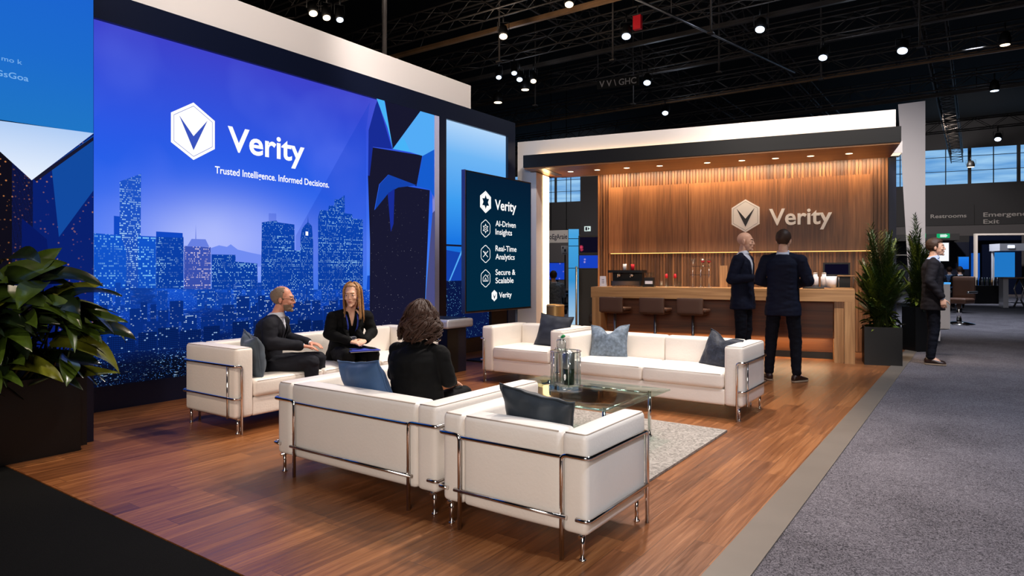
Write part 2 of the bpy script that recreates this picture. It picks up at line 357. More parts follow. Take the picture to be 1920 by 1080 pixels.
# ------------------------------------------------------------------ mesh helpers
class MB:
    def __init__(s): s.bm = bmesh.new(); s.mats = []; s.mi = 0; s.x = Matrix.Identity(4)
    def m(s, key):
        if key not in s.mats: s.mats.append(key)
        s.mi = s.mats.index(key); return s
    def _v(s, p): return s.bm.verts.new(s.x @ V(p))
    def _f(s, vs, smooth=False):
        try:
            f = s.bm.faces.new(vs); f.material_index = s.mi; f.smooth = smooth; return f
        except ValueError: return None
    def box(s, a, b, smooth=False):
        (x0, y0, z0), (x1, y1, z1) = a, b
        x0, x1 = min(x0, x1), max(x0, x1); y0, y1 = min(y0, y1), max(y0, y1); z0, z1 = min(z0, z1), max(z0, z1)
        v = [s._v(p) for p in ((x0,y0,z0),(x1,y0,z0),(x1,y1,z0),(x0,y1,z0),(x0,y0,z1),(x1,y0,z1),(x1,y1,z1),(x0,y1,z1))]
        for q in ((3,2,1,0),(4,5,6,7),(0,1,5,4),(1,2,6,5),(2,3,7,6),(3,0,4,7)): s._f([v[i] for i in q])
        return s
    def rbox(s, c, h, r, bulge=(0,0,0), n=6, ns=2):
        """rounded, softly bulging block: centre c, half sizes h, edge radius r"""
        r = min(r, min(h)*.98)
        def coords(hh):
            e = [-hh + r*(1-math.cos(PI/2*i/ns)) for i in range(ns+1)]
            mid = [-(hh-r) + 2*(hh-r)*i/n for i in range(1, n)]
            return e + mid + [-q for q in reversed(e)]
        cs = [coords(q) for q in h]
        def pos(p, ax):
            inn = [max(-(h[i]-r), min(h[i]-r, p[i])) for i in range(3)]
            d = V([p[i]-inn[i] for i in range(3)])
            if d.length > 1e-9: d = d.normalized()*r
            q = V(inn)+d
            for i in range(3):
                if bulge[i]:
                    j, k = (i+1) % 3, (i+2) % 3
                    w = (1-min(1, abs(q[j])/h[j])**2)*(1-min(1, abs(q[k])/h[k])**2)
                    q[i] += bulge[i]*w*(q[i]/h[i])
            return V(c)+q
        cache = {}
        def vert(p, ax):
            q = pos(p, ax); key = (round(q.x, 5), round(q.y, 5), round(q.z, 5))
            if key not in cache: cache[key] = s._v(q)
            return cache[key]
        for ax in range(3):
            j, k = (ax+1) % 3, (ax+2) % 3
            for sg in (-1, 1):
                for a in range(len(cs[j])-1):
                    for b in range(len(cs[k])-1):
                        quad = []
                        for (da, db) in ((0,0),(1,0),(1,1),(0,1)):
                            p = [0,0,0]; p[ax] = sg*h[ax]; p[j] = cs[j][a+da]; p[k] = cs[k][b+db]
                            quad.append(vert(p, ax))
                        if sg < 0: quad.reverse()
                        u = []
                        for q in quad:
                            if q not in u: u.append(q)
                        if len(u) >= 3: s._f(u, True)
        return s
    def frame_of(s, d):
        d = V(d).normalized(); a = V((0,0,1)) if abs(d.z) < .9 else V((1,0,0))
        x = d.cross(a).normalized(); return x, x.cross(d).normalized()
    def tube(s, pts, r, n=8, cap=True, closed=False, smooth=True):
        pts = [V(p) for p in pts]; N = len(pts)
        rr = r if isinstance(r, (list, tuple)) else [r]*N
        rings = []; px = None
        for i, p in enumerate(pts):
            if closed: t = pts[(i+1) % N]-pts[i-1]
            else: t = pts[min(i+1, N-1)]-pts[max(i-1, 0)]
            t = t.normalized() if t.length > 1e-9 else V((0,0,1))
            if px is None: x, y = s.frame_of(t)
            else:
                x = px - t*px.dot(t)
                if x.length < 1e-6: x, y = s.frame_of(t)
                x.normalize()
            y = t.cross(x); px = x
            rings.append([s._v(p+(x*math.cos(2*PI*k/n)+y*math.sin(2*PI*k/n))*rr[i]) for k in range(n)])
        for i in range(N if closed else N-1):
            A, B = rings[i], rings[(i+1) % N]
            for k in range(n): s._f([A[k], A[(k+1) % n], B[(k+1) % n], B[k]], smooth)
        if cap and not closed: s._f(list(reversed(rings[0]))); s._f(rings[-1])
        return s
    def cyl(s, p0, p1, r, n=16, r1=None, smooth=True): return s.tube([p0, p1], [r, r if r1 is None else r1], n, True, False, smooth)
    def lathe(s, prof, c=(0,0,0), n=24, smooth=True):
        c = V(c); rings = []
        for (r, z) in prof: rings.append([s._v(c+V((r*math.cos(2*PI*k/n), r*math.sin(2*PI*k/n), z))) for k in range(n)] if r > 1e-6 else [s._v(c+V((0,0,z)))])
        for A, B in zip(rings, rings[1:]):
            for k in range(n):
                if len(A) == 1 and len(B) == 1: continue
                if len(A) == 1: s._f([A[0], B[(k+1) % n], B[k]], smooth)
                elif len(B) == 1: s._f([A[k], A[(k+1) % n], B[0]], smooth)
                else: s._f([A[k], A[(k+1) % n], B[(k+1) % n], B[k]], smooth)
        return s
    def poly(s, pts): s._f([s._v(p) for p in pts]); return s
    def prism(s, pts, d):
        a = [s._v(p) for p in pts]; b = [s._v(V(p)+V(d)) for p in pts]; n = len(a)
        s._f(list(reversed(a))); s._f(b)
        for i in range(n): s._f([a[i], a[(i+1) % n], b[(i+1) % n], b[i]])
        return s
    def ell(s, c, r, rot=None, nu=16, nv=10):
        c = V(c); R = rot or Matrix.Identity(3); rings = []
        for i in range(nv+1):
            t = PI*i/nv
            if i in (0, nv): rings.append([s._v(c+R@V((0,0,r[2]*math.cos(t))))])
            else: rings.append([s._v(c+R@V((r[0]*math.sin(t)*math.cos(2*PI*k/nu), r[1]*math.sin(t)*math.sin(2*PI*k/nu), r[2]*math.cos(t)))) for k in range(nu)])
        for A, B in zip(rings, rings[1:]):
            for k in range(nu):
                if len(A) == 1: s._f([A[0], B[k], B[(k+1) % nu]], True)
                elif len(B) == 1: s._f([A[(k+1) % nu], A[k], B[0]], True)
                else: s._f([A[(k+1) % nu], A[k], B[k], B[(k+1) % nu]], True)
        return s
    def capsule(s, p0, p1, r0, r1, n=12):
        """closed tapered limb with round ends"""
        p0, p1 = V(p0), V(p1); d = (p1-p0).normalized()
        pts, rr = [], []
        for i in range(5):
            a = PI/2*(1-i/4.); pts.append(p0-d*r0*math.sin(a)); rr.append(max(1e-4, r0*math.cos(a)))
        for i in range(5):
            a = PI/2*i/4.; pts.append(p1+d*r1*math.sin(a)); rr.append(max(1e-4, r1*math.cos(a)))
        return s.tube(pts, rr, n)
    def loft(s, secs, n=20, e=2.3):
        """closed loft of superelliptic sections (centre, half-width, half-depth, x-axis, y-axis)"""
        rings = []
        for (c, rx, ry, ax, ay) in secs:
            ring = []
            for k in range(n):
                t = 2*PI*k/n; ct, st = math.cos(t), math.sin(t)
                ring.append(s._v(V(c)+V(ax)*rx*math.copysign(abs(ct)**(2/e), ct)+V(ay)*ry*math.copysign(abs(st)**(2/e), st)))
            rings.append(ring)
        for A, B in zip(rings, rings[1:]):
            for k in range(n): s._f([A[k], A[(k+1) % n], B[(k+1) % n], B[k]], True)
        s._f(list(reversed(rings[0]))); s._f(rings[-1]); return s
    def mesh(s, name, normals=True):
        if normals: bmesh.ops.recalc_face_normals(s.bm, faces=s.bm.faces[:])
        me = bpy.data.meshes.new(name); s.bm.to_mesh(me); s.bm.free()
        for k in s.mats: me.materials.append(M[k])
        return me
    def build(s, name, parent=None, normals=True):
        return link(name, s.mesh(name, normals), parent)

def link(name, data, parent=None):
    o = bpy.data.objects.new(name, data); COL.objects.link(o)
    if parent: o.parent = parent
    return o
def tag(o, label, cat, group=None, kind=None):
    o['label'] = label; o['category'] = cat
    if group: o['group'] = group
    if kind: o['kind'] = kind
    return o
def thing(name, label, cat, loc=(0,0,0), rz=0., group=None, scale=1.):
    o = bpy.data.objects.new(name, None); COL.objects.link(o)
    o.location = loc; o.rotation_euler = (0, 0, rz); o.scale = (scale,)*3; o.empty_display_size = .1
    return tag(o, label, cat, group)
def struct(o): o['kind'] = 'structure'; return o
def copy_tree(o, parent=None):
    c = o.copy(); COL.objects.link(c)
    if parent: c.parent = parent
    for ch in list(o.children): copy_tree(ch, c)
    return c

def text_into(mb, s, mat, origin, xa, ya, w=None, h=None, thick=.004, bold=.012, base=0., space=1.0, align='L'):
    """lettering in the built-in font, fitted to width w and cap height h, laid on axes xa/ya at origin (left end of baseline)"""
    cu = bpy.data.curves.new('lettering', 'FONT'); cu.body = s; cu.size = 1.; cu.offset = bold; cu.resolution_u = 4; cu.space_character = space
    cu.extrude = .0
    ob = bpy.data.objects.new('lettering', cu); COL.objects.link(ob)
    dg = bpy.context.evaluated_depsgraph_get(); me = bpy.data.meshes.new_from_object(ob.evaluated_get(dg))
    bpy.data.objects.remove(ob); bpy.data.curves.remove(cu)
    xs = [v.co.x for v in me.vertices]; ys = [v.co.y for v in me.vertices]
    x0, x1 = min(xs), max(xs); cap = .73
    sy = (h/cap) if h else None; sx = (w/(x1-x0)) if w else sy
    if sy is None: sy = sx
    xa, ya = V(xa).normalized(), V(ya).normalized(); na = xa.cross(ya); o = V(origin)
    if align == 'C': o = o - xa*(x1-x0)*sx/2
    mb.m(mat)
    front = [mb._v(o+xa*(v.co.x-x0)*sx+ya*v.co.y*sy+na*thick) for v in me.vertices]
    for p in me.polygons: mb._f([front[i] for i in p.vertices])
    if thick > .006:
        from collections import Counter
        ec = Counter()
        for p in me.polygons:
            vs = list(p.vertices)
            for a, b in zip(vs, vs[1:]+vs[:1]): ec[(a, b)] += 1
        back = {}
        for (a, b) in ec:
            if (b, a) not in ec:
                for q in (a, b):
                    if q not in back: back[q] = mb._v(o+xa*(me.vertices[q].co.x-x0)*sx+ya*me.vertices[q].co.y*sy)
                mb._f([front[a], back[a], back[b], front[b]])
    bpy.data.meshes.remove(me)
    return (x1-x0)*sx

def hexpts(c, r, xa, ya, k=1., sq=1.):
    c, xa, ya = V(c), V(xa), V(ya)
    return [c+xa*r*k*sq*math.sin(PI/3*i)+ya*r*k*math.cos(PI/3*i) for i in range(6)]
def emblem(mb, c, r, xa, ya, white, dark, t, sq=1., mark='V'):
    """white hexagon badge with thin inner line and a dark V mark"""
    na = V(xa).cross(V(ya)).normalized(); c = V(c)
    mb.m(white)
    if t > .006: mb.prism(hexpts(c, r, xa, ya, 1., sq), na*t)
    else: mb.poly(hexpts(c+na*t, r, xa, ya, 1., sq))
    c2 = c+na*(t+.002); A = hexpts(c2, r, xa, ya, .885, sq); B = hexpts(c2, r, xa, ya, .868, sq)
    mb.m(dark)
    for i in range(6): mb.poly([A[i], A[(i+1) % 6], B[(i+1) % 6], B[i]])
    X, Y = V(xa)*r*sq, V(ya)*r
    if mark == 'V':
        mb.poly([c2+X*-.56+Y*.46, c2+X*0+Y*-.17, c2+X*0+Y*-.66])
        mb.poly([c2+X*.56+Y*.46, c2+X*0+Y*-.66, c2+X*0+Y*-.17])
    else:
        for i in range(6):
            a0, a1, a2 = PI/3*i, PI/3*(i+.5), PI/3*(i-.5)
            P = lambda a, q: c2+X*q*math.sin(a)+Y*q*math.cos(a)
            mb.poly([c2, P(a2, .36), P(a0, .62), P(a1, .36)])

def fuse(mb, name, voxel=.006, smooth=4, parent=None, wrinkle=0., wscale=9., post=None, mats=None):
    """merge overlapping closed shapes into one continuous skin"""
    mats = mats or mb.mats
    bmesh.ops.recalc_face_normals(mb.bm, faces=mb.bm.faces[:])
    me = bpy.data.meshes.new(name); mb.bm.to_mesh(me); mb.bm.free()
    o = bpy.data.objects.new('shape', me); COL.objects.link(o)
    r = o.modifiers.new('r', 'REMESH'); r.mode = 'VOXEL'; r.voxel_size = voxel; r.use_smooth_shade = True
    if smooth:
        sm = o.modifiers.new('s', 'SMOOTH'); sm.iterations = smooth; sm.factor = .5
    dg = bpy.context.evaluated_depsgraph_get(); out = bpy.data.meshes.new_from_object(o.evaluated_get(dg))
    bpy.data.objects.remove(o); bpy.data.meshes.remove(me)
    out.name = name; out.materials.clear()
    for k in mats: out.materials.append(M[k])
    if wrinkle:
        out.calc_loop_triangles()
        nn = [v.normal.copy() for v in out.vertices]
        for v, n in zip(out.vertices, nn):
            p = v.co
            q = noise.noise(V((p.x*wscale, p.y*wscale, p.z*wscale*2.2)))+.5*noise.noise(V((p.x*wscale*2.3+7, p.y*wscale*2.3, p.z*wscale*4.)))
            v.co = p+n*wrinkle*q
    if post: post(out)
    out.polygons.foreach_set('use_smooth', [True]*len(out.polygons))
    return link(name, out, parent)
# ------------------------------------------------------------------ the setting
BARP, BARA = (-1.444, 10.692, 0.), math.radians(11.3)
HALLP = (-.858, 50.85, 0.)
def wchild(mb, name, parent, normals=True):
    """part whose mesh is written in world coordinates under an unrotated thing"""
    o = mb.build(name, parent, normals); o.location = -V(parent.location); return o

mb = MB().m('floor'); mb.box((-7.3, 1.7, -.12), (-1.0, 14.6, 0)); struct(mb.build('floor'))
mb = MB().m('carpet_black'); mb.box((-12, -4, -.12), (-.82, 1.695, -.004)); struct(mb.build('floor_black_carpet'))
mb = MB().m('strip'); mb.box((-1.0, 1.7, -.12), (-.82, 14.6, .006)); struct(mb.build('trim_1'))
mb = MB().m('carpet'); mb.box((-.82, -4, -.12), (34, 62, -.002)); mb.box((-40, 14.6, -.12), (-.82, 62, -.002)); mb.box((-40, 8., -.12), (-7.3, 14.6, -.002)); struct(mb.build('floor_grey_carpet'))
mb = MB().m('ceiling'); mb.box((-48, -6, 11.), (36, 64, 11.2)); struct(mb.build('ceiling'))
mb = MB().m('blackmatte'); mb.box((-48.2, -6, 0), (-48, 64, 11)); struct(mb.build('wall_left'))

# far hall wall: grey base, dark sign band, dark spandrel, window row
hw = bpy.data.objects.new('wall_back', None); COL.objects.link(hw); hw.location = HALLP; hw.rotation_euler = (0, 0, BARA); struct(hw)
mb = MB().m('walldark')
mb.box((-48, 0, 5.56), (40, .3, 6.93)); mb.box((-48, 0, 9.2), (40, .3, 11.0))
mb.m('wallgrey'); mb.box((-48, 0, 0), (40, .3, 5.56)); mb.build('wall_surface', hw)
mb = MB().m('walldark'); mb.box((-48, -.06, 4.28), (40, -.001, 5.56)); mb.m('blackmatte')
for x in (-4.1, .74, 5.4): mb.box((x, -.065, 4.28), (x+.03, -.06, 5.56))
mb.build('sign_band', hw)
mb = MB().m('walldark')
for k in range(-17, 10): mb.box((.43+2.55*k, -.02, 6.93), (.60+2.55*k, .3, 9.2))
mb.build('window_pier', hw)
n = 0
for k in list(range(-13, -9))+list(range(-3, 8)):
    n += 1
    x0 = .60+2.55*k; x1 = x0+2.38
    o = bpy.data.objects.new('window_%d' % n, None); COL.objects.link(o); o.parent = None
    o.location = HALLP; o.rotation_euler = (0, 0, BARA); struct(o)
    q = MB().m('s_window'); q.box((x0, .12, 6.93), (x1, .16, 9.2)); q.build('pane', o)
    q = MB().m('blackmatte')
    for z in (7.75, 8.68): q.box((x0, .07, z), (x1, .11, z+.035))
    q.box(((x0+x1)/2-.03, .06, 6.93), ((x0+x1)/2+.02, .11, 9.2)); q.build('window_frame', o)

def wall_sign(name, label, x, z, rows, h, cat='sign'):
    t = thing(name, label, cat, HALLP, BARA)
    q = MB()
    for i, (s, w) in enumerate(rows): text_into(q, s, 'signletter', (x, -.07, z-i*h*1.55), (1,0,0), (0,0,1), w, h, .02, .012)
    q.build('lettering', t); return t
wall_sign('restroom_sign', 'grey lettering reading Restrooms on the dark far wall band', -1.62, 4.78, [('Restrooms', 1.95)], .25)
wall_sign('exit_lettering', 'grey two-line lettering reading Emergency Exit on the far wall', 1.22, 4.78, [('Emergency', 2.5), ('Exit', .83)], .28)
for nm, lab, d, sx in (('exit_sign', 'small green lit exit sign above the dark booth, brighter of the pair', (-1.60, 46.45, 3.44), 1.), ('exit_sign', 'small dim exit sign half hidden behind the white portal column', (-2.72, 46.2, 3.47), .8)):
    t = thing(nm, lab, 'exit sign', d, BARA, 'green exit signs')
    q = MB().m('greensign'); q.box((-.32*sx, 0, -.13), (.32*sx, .1, .13)); q.build('sign_box', t)
    q = MB().m('signwhite'); q.box((-.16*sx, -.012, -.08), (.1*sx, -.002, .08)); q.prism([(.1*sx, -.012, -.11), (.22*sx, -.012, 0), (.1*sx, -.012, .11)], (0, .008, 0)); q.build('arrow', t)

# ------------------------------------------------------------------ LED display wall
DX = -6.95
POLY = {
 'facet':[(6.358,3.725),(5.608,2.548),(5.13,1.8),(5.13,1.1),(6.30,1.1),(6.289,3.331)],
 'mount':[(4.017,1.538),(4.017,1.615),(4.112,1.648),(4.208,1.633),(4.254,1.664),(4.34,1.606),(4.51,1.573),(4.65,1.551),(4.65,1.411),(4.017,1.407)],
 'b1b':[(3.011,1.904),(3.066,1.901),(3.066,1.084),(3.011,1.086)],
 'b1':[(3.065,2.249),(3.269,2.349),(3.259,1.078),(3.061,1.085)],
 'b2':[(2.83,1.725),(3.066,1.715),(3.126,1.563),(3.126,1.082),(2.83,1.093)],
 'b3':[(3.238,1.717),(3.416,1.716),(3.416,1.072),(3.238,1.079)],
 'b4':[(3.416,1.72),(3.705,1.726),(3.705,1.062),(3.416,1.072)],
 'b4t':[(3.416,1.769),(3.695,1.766),(3.695,1.714),(3.416,1.714)],
 'b5':[(3.709,1.629),(4.01,1.623),(4.01,1.052),(3.709,1.062)],
 'b5r':[(3.74,1.624),(3.791,1.707),(3.949,1.709),(3.992,1.626)],
 'b5s':[(3.832,1.703),(3.837,1.871),(3.843,1.703)],
 'b6':[(4.017,1.544),(4.306,1.544),(4.306,1.042),(4.017,1.052)],
 'b7':[(4.272,1.47),(4.583,1.448),(4.594,1.032),(4.272,1.043)],
 'b8':[(4.643,1.937),(4.84,1.975),(4.862,1.951),(5.099,1.938),(5.107,1.014),(4.629,1.03)],
 'b8t':[(4.735,2.052),(4.84,2.056),(4.84,1.969),(4.735,1.956)],
 'b9':[(4.98,1.618),(5.38,1.613),(5.38,1.005),(4.98,1.018)],
 'b10':[(5.186,1.776),(5.208,1.891),(5.254,1.941),(5.295,1.977),(5.301,2.059),(5.306,1.978),(5.36,1.933),(5.38,1.722),(5.38,1.586),(5.186,1.581)],
 'clock':[(5.262,1.86),(5.302,1.859),(5.302,1.808),(5.262,1.809)],
 'b11':[(5.455,2.055),(5.489,2.147),(5.617,2.15),(5.626,2.214),(5.713,2.221),(5.722,2.306),(5.793,2.313),(5.89,2.379),(5.892,2.135),(6.021,2.13),(6.021,2.072),(6.211,2.069),(6.211,0.976),(5.455,1.002)],
 'b12':[(6.289,1.293),(6.358,1.3),(6.358,0.971),(6.269,0.974)],
 'city':[(2.5,1.215),(4.2,1.15),(6.348,1.10),(6.368,0.24),(2.5,0.24)],
 'dk1':[(6.299,3.318),(6.428,3.694),(6.468,3.778),(6.748,3.125),(6.378,3.099),(6.318,2.687),(6.289,2.684)],
 'cyan':[(6.438,3.798),(6.591,3.8),(6.758,3.135),(6.653,3.418)],
 'dk2':[(6.601,3.803),(7.35,3.803),(6.758,3.127)],
 'blu':[(7.35,3.803),(7.651,3.8),(7.651,3.245),(7.385,3.116),(7.12,3.134),(6.758,3.127)],
 'cy2':[(6.758,3.127),(6.975,3.333),(7.12,3.134)],
 'bl2':[(7.651,3.254),(7.651,2.503),(7.553,2.618),(7.257,2.637),(7.385,3.116)],
 'dk3':[(6.378,3.092),(7.385,3.124),(7.257,2.637),(6.674,2.745),(6.498,2.587),(6.408,2.217),(6.378,1.42),(6.328,1.718),(6.289,2.684)],
 'bl3':[(6.498,2.587),(6.674,2.745),(7.257,2.653),(6.865,2.58),(6.674,2.483),(6.408,2.217)],
 'dk4':[(6.876,2.62),(7.553,2.61),(7.457,1.056),(7.409,0.157),(6.368,0.162),(6.368,0.971),(6.328,1.868),(6.408,2.217),(6.674,2.483)],
 'bl4':[(6.653,2.466),(6.79,2.557),(6.769,2.043),(6.716,1.924)],
 'gr':[(7.601,2.257),(7.657,2.303),(7.657,0.133),(7.397,0.15),(7.457,1.056)],
 'dk0':[(6.289,2.684),(6.408,2.217),(6.368,0.162),(6.318,0.226),(6.328,1.868)],
}
dw = thing('display_wall', 'tall navy framed display wall showing a blue night city skyline', 'display wall', (DX, 6.3, 0))
mb = MB().m('navy')
mb.box((-7.25, 1.6, 3.79), (-6.9, 9.85, 4.07)); mb.box((-7.25, 1.6, 0), (-6.9, 7.66, .24))
mb.box((-7.25, 7.765, 0), (-6.9, 7.935, 3.79)); mb.box((-7.25, 9.62, 0), (-6.9, 9.85, 3.79)); mb.box((-7.25, 7.935, 0), (-6.9, 9.62, .24))
mb.box((-7.3, 1.6, 0), (-6.99, 9.85, 4.05))
wchild(mb, 'frame', dw)
mb = MB().m('white'); mb.box((-7.3, 1.2, 4.072), (-6.93, 8.59, 4.47)); wchild(mb, 'header_fascia', dw)
mb = MB().m('strip_ledtint'); mb.box((-6.98, 7.66, 0), (-6.9, 7.763, 3.79)); wchild(mb, 'edge_strip', dw)
mb = MB(); lay = [0]
def scr(key, mat):
    mb.m(mat); lay[0] += 1; x = DX+.004+.0012*lay[0]
    mb.poly([(x, y, z) for y, z in POLY[key]])
mb.m('s_sky').poly([(DX, 2.5, .24), (DX, 7.66, .24), (DX, 7.66, 3.79), (DX, 2.5, 3.79)])
for k, m_ in (('facet','s_facet'),('mount','s_mount'),('b1b','s_flat'),('b1','s_b1'),('b2','s_b2'),('b3','s_b2'),('b4','s_b3'),('b4t','s_flat'),('b5','s_b4'),('b5r','s_roof'),('b5s','s_roof'),('b6','s_b3'),('b7','s_b3'),
              ('b8','s_b3'),('b8t','s_facet'),('b9','s_b3'),('b10','s_b3'),('clock','s_white'),('b11','s_b3'),('b12','s_flat'),('city','s_city'),
              ('LOW',None),('dk0','s_dark'),('dk3','s_dark'),('dk4','s_dark2'),('dk1','s_blu3'),('dk2','s_dark'),('blu','s_cyan2'),('bl2','s_blu'),('cyan','s_cyan'),('cy2','s_cyan'),('bl3','s_blu2'),('bl4','s_blu3'),('gr','s_grey')):
    if k == 'LOW': lay[0] = 30; continue
    scr(k, m_)
rl = random.Random(21)
for z0, dz, m_, wd, zb in ((1.10, .16, 's_low1', .10, .95), (.97, .11, 's_low2', .14, .82), (.84, .10, 's_low2', .17, .70), (.70, .10, 's_low3', .2, .55)):
    y = 2.5
    while y < 6.26:
        wq = rl.uniform(.4, 1.3)*wd; zt = z0+rl.random()**2*dz; x = DX+.004+.0012*28.3+rl.uniform(0, .0004)+(1.1-z0)*.002
        if rl.random() < .8: mb.m(m_).poly([(x, y, zb), (x, min(y+wq, 6.27), zb), (x, min(y+wq, 6.27), zt), (x, y, zt)])
        y += wq+rl.uniform(0, .05)
wchild(mb, 'screen_picture', dw, False)
xl = DX+.06
mb = MB(); emblem(mb, (xl, 3.788, 2.866), .31, (0,1,0), (0,0,1), 's_white', 's_logo', 0., .905)
wchild(mb, 'emblem', dw)
mb = MB(); text_into(mb, 'Verity', 's_white', (xl, 4.182, 2.722), (0,1,0), (0,0,1), 1.035, .285, .004, .02); wchild(mb, 'wordmark', dw)
mb = MB(); text_into(mb, 'Trusted Intelligence. Informed Decisions.', 's_white', (xl, 4.03, 2.445), (0,1,0), (0,0,1), 1.57, .082, .004, .014); wchild(mb, 'tagline', dw)
mb = MB().m('s_side').poly([(DX, 7.935, 1.2), (DX, 9.62, 1.2), (DX, 9.62, 3.79), (DX, 7.935, 3.79)])
mb.m('s_stars').poly([(DX, 7.935, .24), (DX, 9.62, .24), (DX, 9.62, 1.2), (DX, 7.935, 1.2)])
mb.m('s_dark').poly([(DX+.002, 7.935, 1.76), (DX+.002, 9.62, 1.76), (DX+.002, 9.62, 1.79), (DX+.002, 7.935, 1.79)])
mb.m('s_blu2').poly([(DX+.003, 7.935, 1.2), (DX+.003, 9.62, 1.2), (DX+.003, 9.62, 1.55), (DX+.003, 7.935, 1.7)])
mb.m('s_cyan2').poly([(DX+.004, 8.05, 1.2), (DX+.004, 8.08, 1.2), (DX+.004, 8.6, 2.0), (DX+.004, 8.55, 2.0)])
wchild(mb, 'side_screen', dw, False)
mb = MB().m('truss'); mb.cyl((-7.15, 6.83, 4.47), (-7.15, 6.83, 7.0), .035); wchild(mb, 'support_pole', dw)

# left return panel close to the camera
lp = thing('graphic_panel', 'blue graphic panel with white triangle beside the planter', 'display panel', (-5.9, 1.3, 0))
PX = -5.75
mb = MB().m('navy'); mb.box((-5.95, .3, 0), (PX-.004, 2.345, 5.2)); wchild(mb, 'panel', lp)
mb = MB()
mb.m('s_lgold').poly([(PX, .3, .75), (PX, 1.93, .75), (PX, 1.93, 2.44), (PX, .3, 2.44)])
mb.m('s_lblue').poly([(PX, 1.80, .75), (PX, 2.34, .75), (PX, 2.34, 2.45), (PX, 1.80, 2.2)])
mb.m('s_lnavy').poly([(PX+.001, 1.86, .75), (PX+.001, 2.1, .75), (PX+.001, 2.02, 1.6), (PX+.001, 1.86, 1.75)])
mb.m('s_lblue2').poly([(PX+.002, 2.1, 1.62), (PX+.002, 2.34, 2.0), (PX+.002, 2.34, 2.44), (PX+.002, 2.05, 2.16)])
mb.m('s_lpan').poly([(PX+.003, .3, 2.44), (PX+.003, 2.34, 2.455), (PX+.003, 2.34, 5.2), (PX+.003, .3, 5.2)])
mb.m('s_dark').poly([(PX+.0035, 1.95, 2.03), (PX+.0035, 2.34, 2.40), (PX+.0035, 2.34, 2.43), (PX+.0035, 1.93, 2.05)])
mb.m('s_ltri').poly([(PX+.005, 1.50, 2.437), (PX+.005, 1.921, 2.036), (PX+.005, 2.341, 2.458)])
wchild(mb, 'panel_picture', lp, False)
mb = MB()
text_into(mb, 'HBBGsGoa', 's_ltext', (PX+.006, 1.56, 2.765), (0,1,0), (0,0,1), .34, .045, .002, .01)
wchild(mb, 'panel_lettering', lp); mb = MB()
text_into(mb, 'so mo k', 's_ltext', (PX+.006, 1.66, 2.88), (0,1,0), (0,0,1), .2, .035, .002, .004)
wchild(mb, 'panel_lettering', lp)

# ------------------------------------------------------------------ hospitality bar
def barthing(name, label, cat, group=None, loc=(0,0,0)):
    c, s_ = math.cos(BARA), math.sin(BARA)
    return thing(name, label, cat, (BARP[0]+c*loc[0]-s_*loc[1], BARP[1]+s_*loc[0]+c*loc[1], loc[2]), BARA, group)
bc = barthing('bar_counter', 'long light oak bar counter in front of the slatted wall', 'bar counter')
MB().m('oak').box((-4.0, 0, .908), (-.002, .78, 1.088)).build('counter_top', bc)
MB().m('oakz').box((-3.98, .0, 0), (-3.82, .76, .907)).build('leg', bc)
MB().m('oakz').box((-.14, .0, 0), (0.0, .76, .907)).build('leg', bc)
MB().m('oakz').box((-.27, .06, 0), (-.142, .70, .907)).build('inner_leg', bc)
MB().m('counterpanel').box((-3.81, .34, .33), (-.275, .40, .905)).build('front_panel', bc)
MB().m('counterpanel').box((-3.81, .50, .10), (-.275, .56, .62)).build('recessed_panel', bc)
MB().m('black').box((-3.81, .48, 0.), (-.275, .56, .098)).build('toe_kick', bc)
MB().m('ledwarm').box((-3.75, .42, .345), (-.3, .44, .355)).build('led_strip', bc)

cn = barthing('bar_canopy', 'black edged canopy with wood soffit and downlights over the bar', 'canopy')
MB().m('fascia').box((-5.255, 0, 3.20), (.583, 1.25, 3.42)).build('fascia', cn)
MB().m('soffit').box((-5.24, .015, 3.172), (.57, 1.24, 3.199)).build('soffit', cn)
for x in (-4.569, -4.065, -3.531, -2.953, -2.161, -1.612, -1.1, -.584, -.044):
    q = MB().m('steel'); q.lathe([(.052, 3.172), (.06, 3.168), (.06, 3.171)], (x, .6, 0), 20); rim = q.build('downlight', cn)
    q = MB().m('leddown'); q.lathe([(0., 3.1695), (.05, 3.1695)], (x, .6, 0), 20); q.build('downlight_lens', rim)
MB().m('ledwarm').box((-5.1, .30, 3.421), (.5, .33, 3.432)).build('led_strip', cn)
MB().m('brushed').box((-5.0, .05, 3.166), (-4.86, .95, 3.171)).build('metal_plate', cn)

pt = barthing('portal_frame', 'white portal frame around the bar with glowing inner edge', 'portal')
MB().m('white').box((-5.52, .36, 3.43), (.556, 1.75, 3.74)).build('lintel', pt)
MB().m('white').box((-5.145, 1.28, 3.24), (.75, 1.75, 3.425)).build('rear_beam', pt)
q = MB().m('white'); q.box((-5.52, .36, 0), (-5.149, 1.0, 3.165)); q.box((-5.52, .36, 3.165), (-5.262, 1.0, 3.428)); q.build('leg', pt)
MB().m('ledwarm').box((-5.147, .70, .05), (-5.137, .99, 3.15)).build('led_strip', pt)
MB().m('ledcove').box((-5.12, 1.285, 3.230), (.73, 1.50, 3.239)).build('led_cove', pt)  # cove strip widened; its glow stands in for the beam's lit underside

colm = barthing('portal_column', 'tall white gloss column at the right end of the bar', 'column')
q = MB().m('whitegloss')
a_ = [(.873, 2.9, 4.37), (1.294, 2.9, 4.39), (1.36, 3.4, 4.39), (.96, 3.4, 4.37)]; b_ = [(1.098, 2.9, 0), (1.294, 2.9, 0), (1.36, 3.4, 0), (1.16, 3.4, 0)]
va = [q._v(p) for p in a_]; vb = [q._v(p) for p in b_]
q._f(va); q._f(vb[::-1])
for i in range(4): q._f([va[i], vb[i], vb[(i+1) % 4], va[(i+1) % 4]])
q.build('shaft', colm)

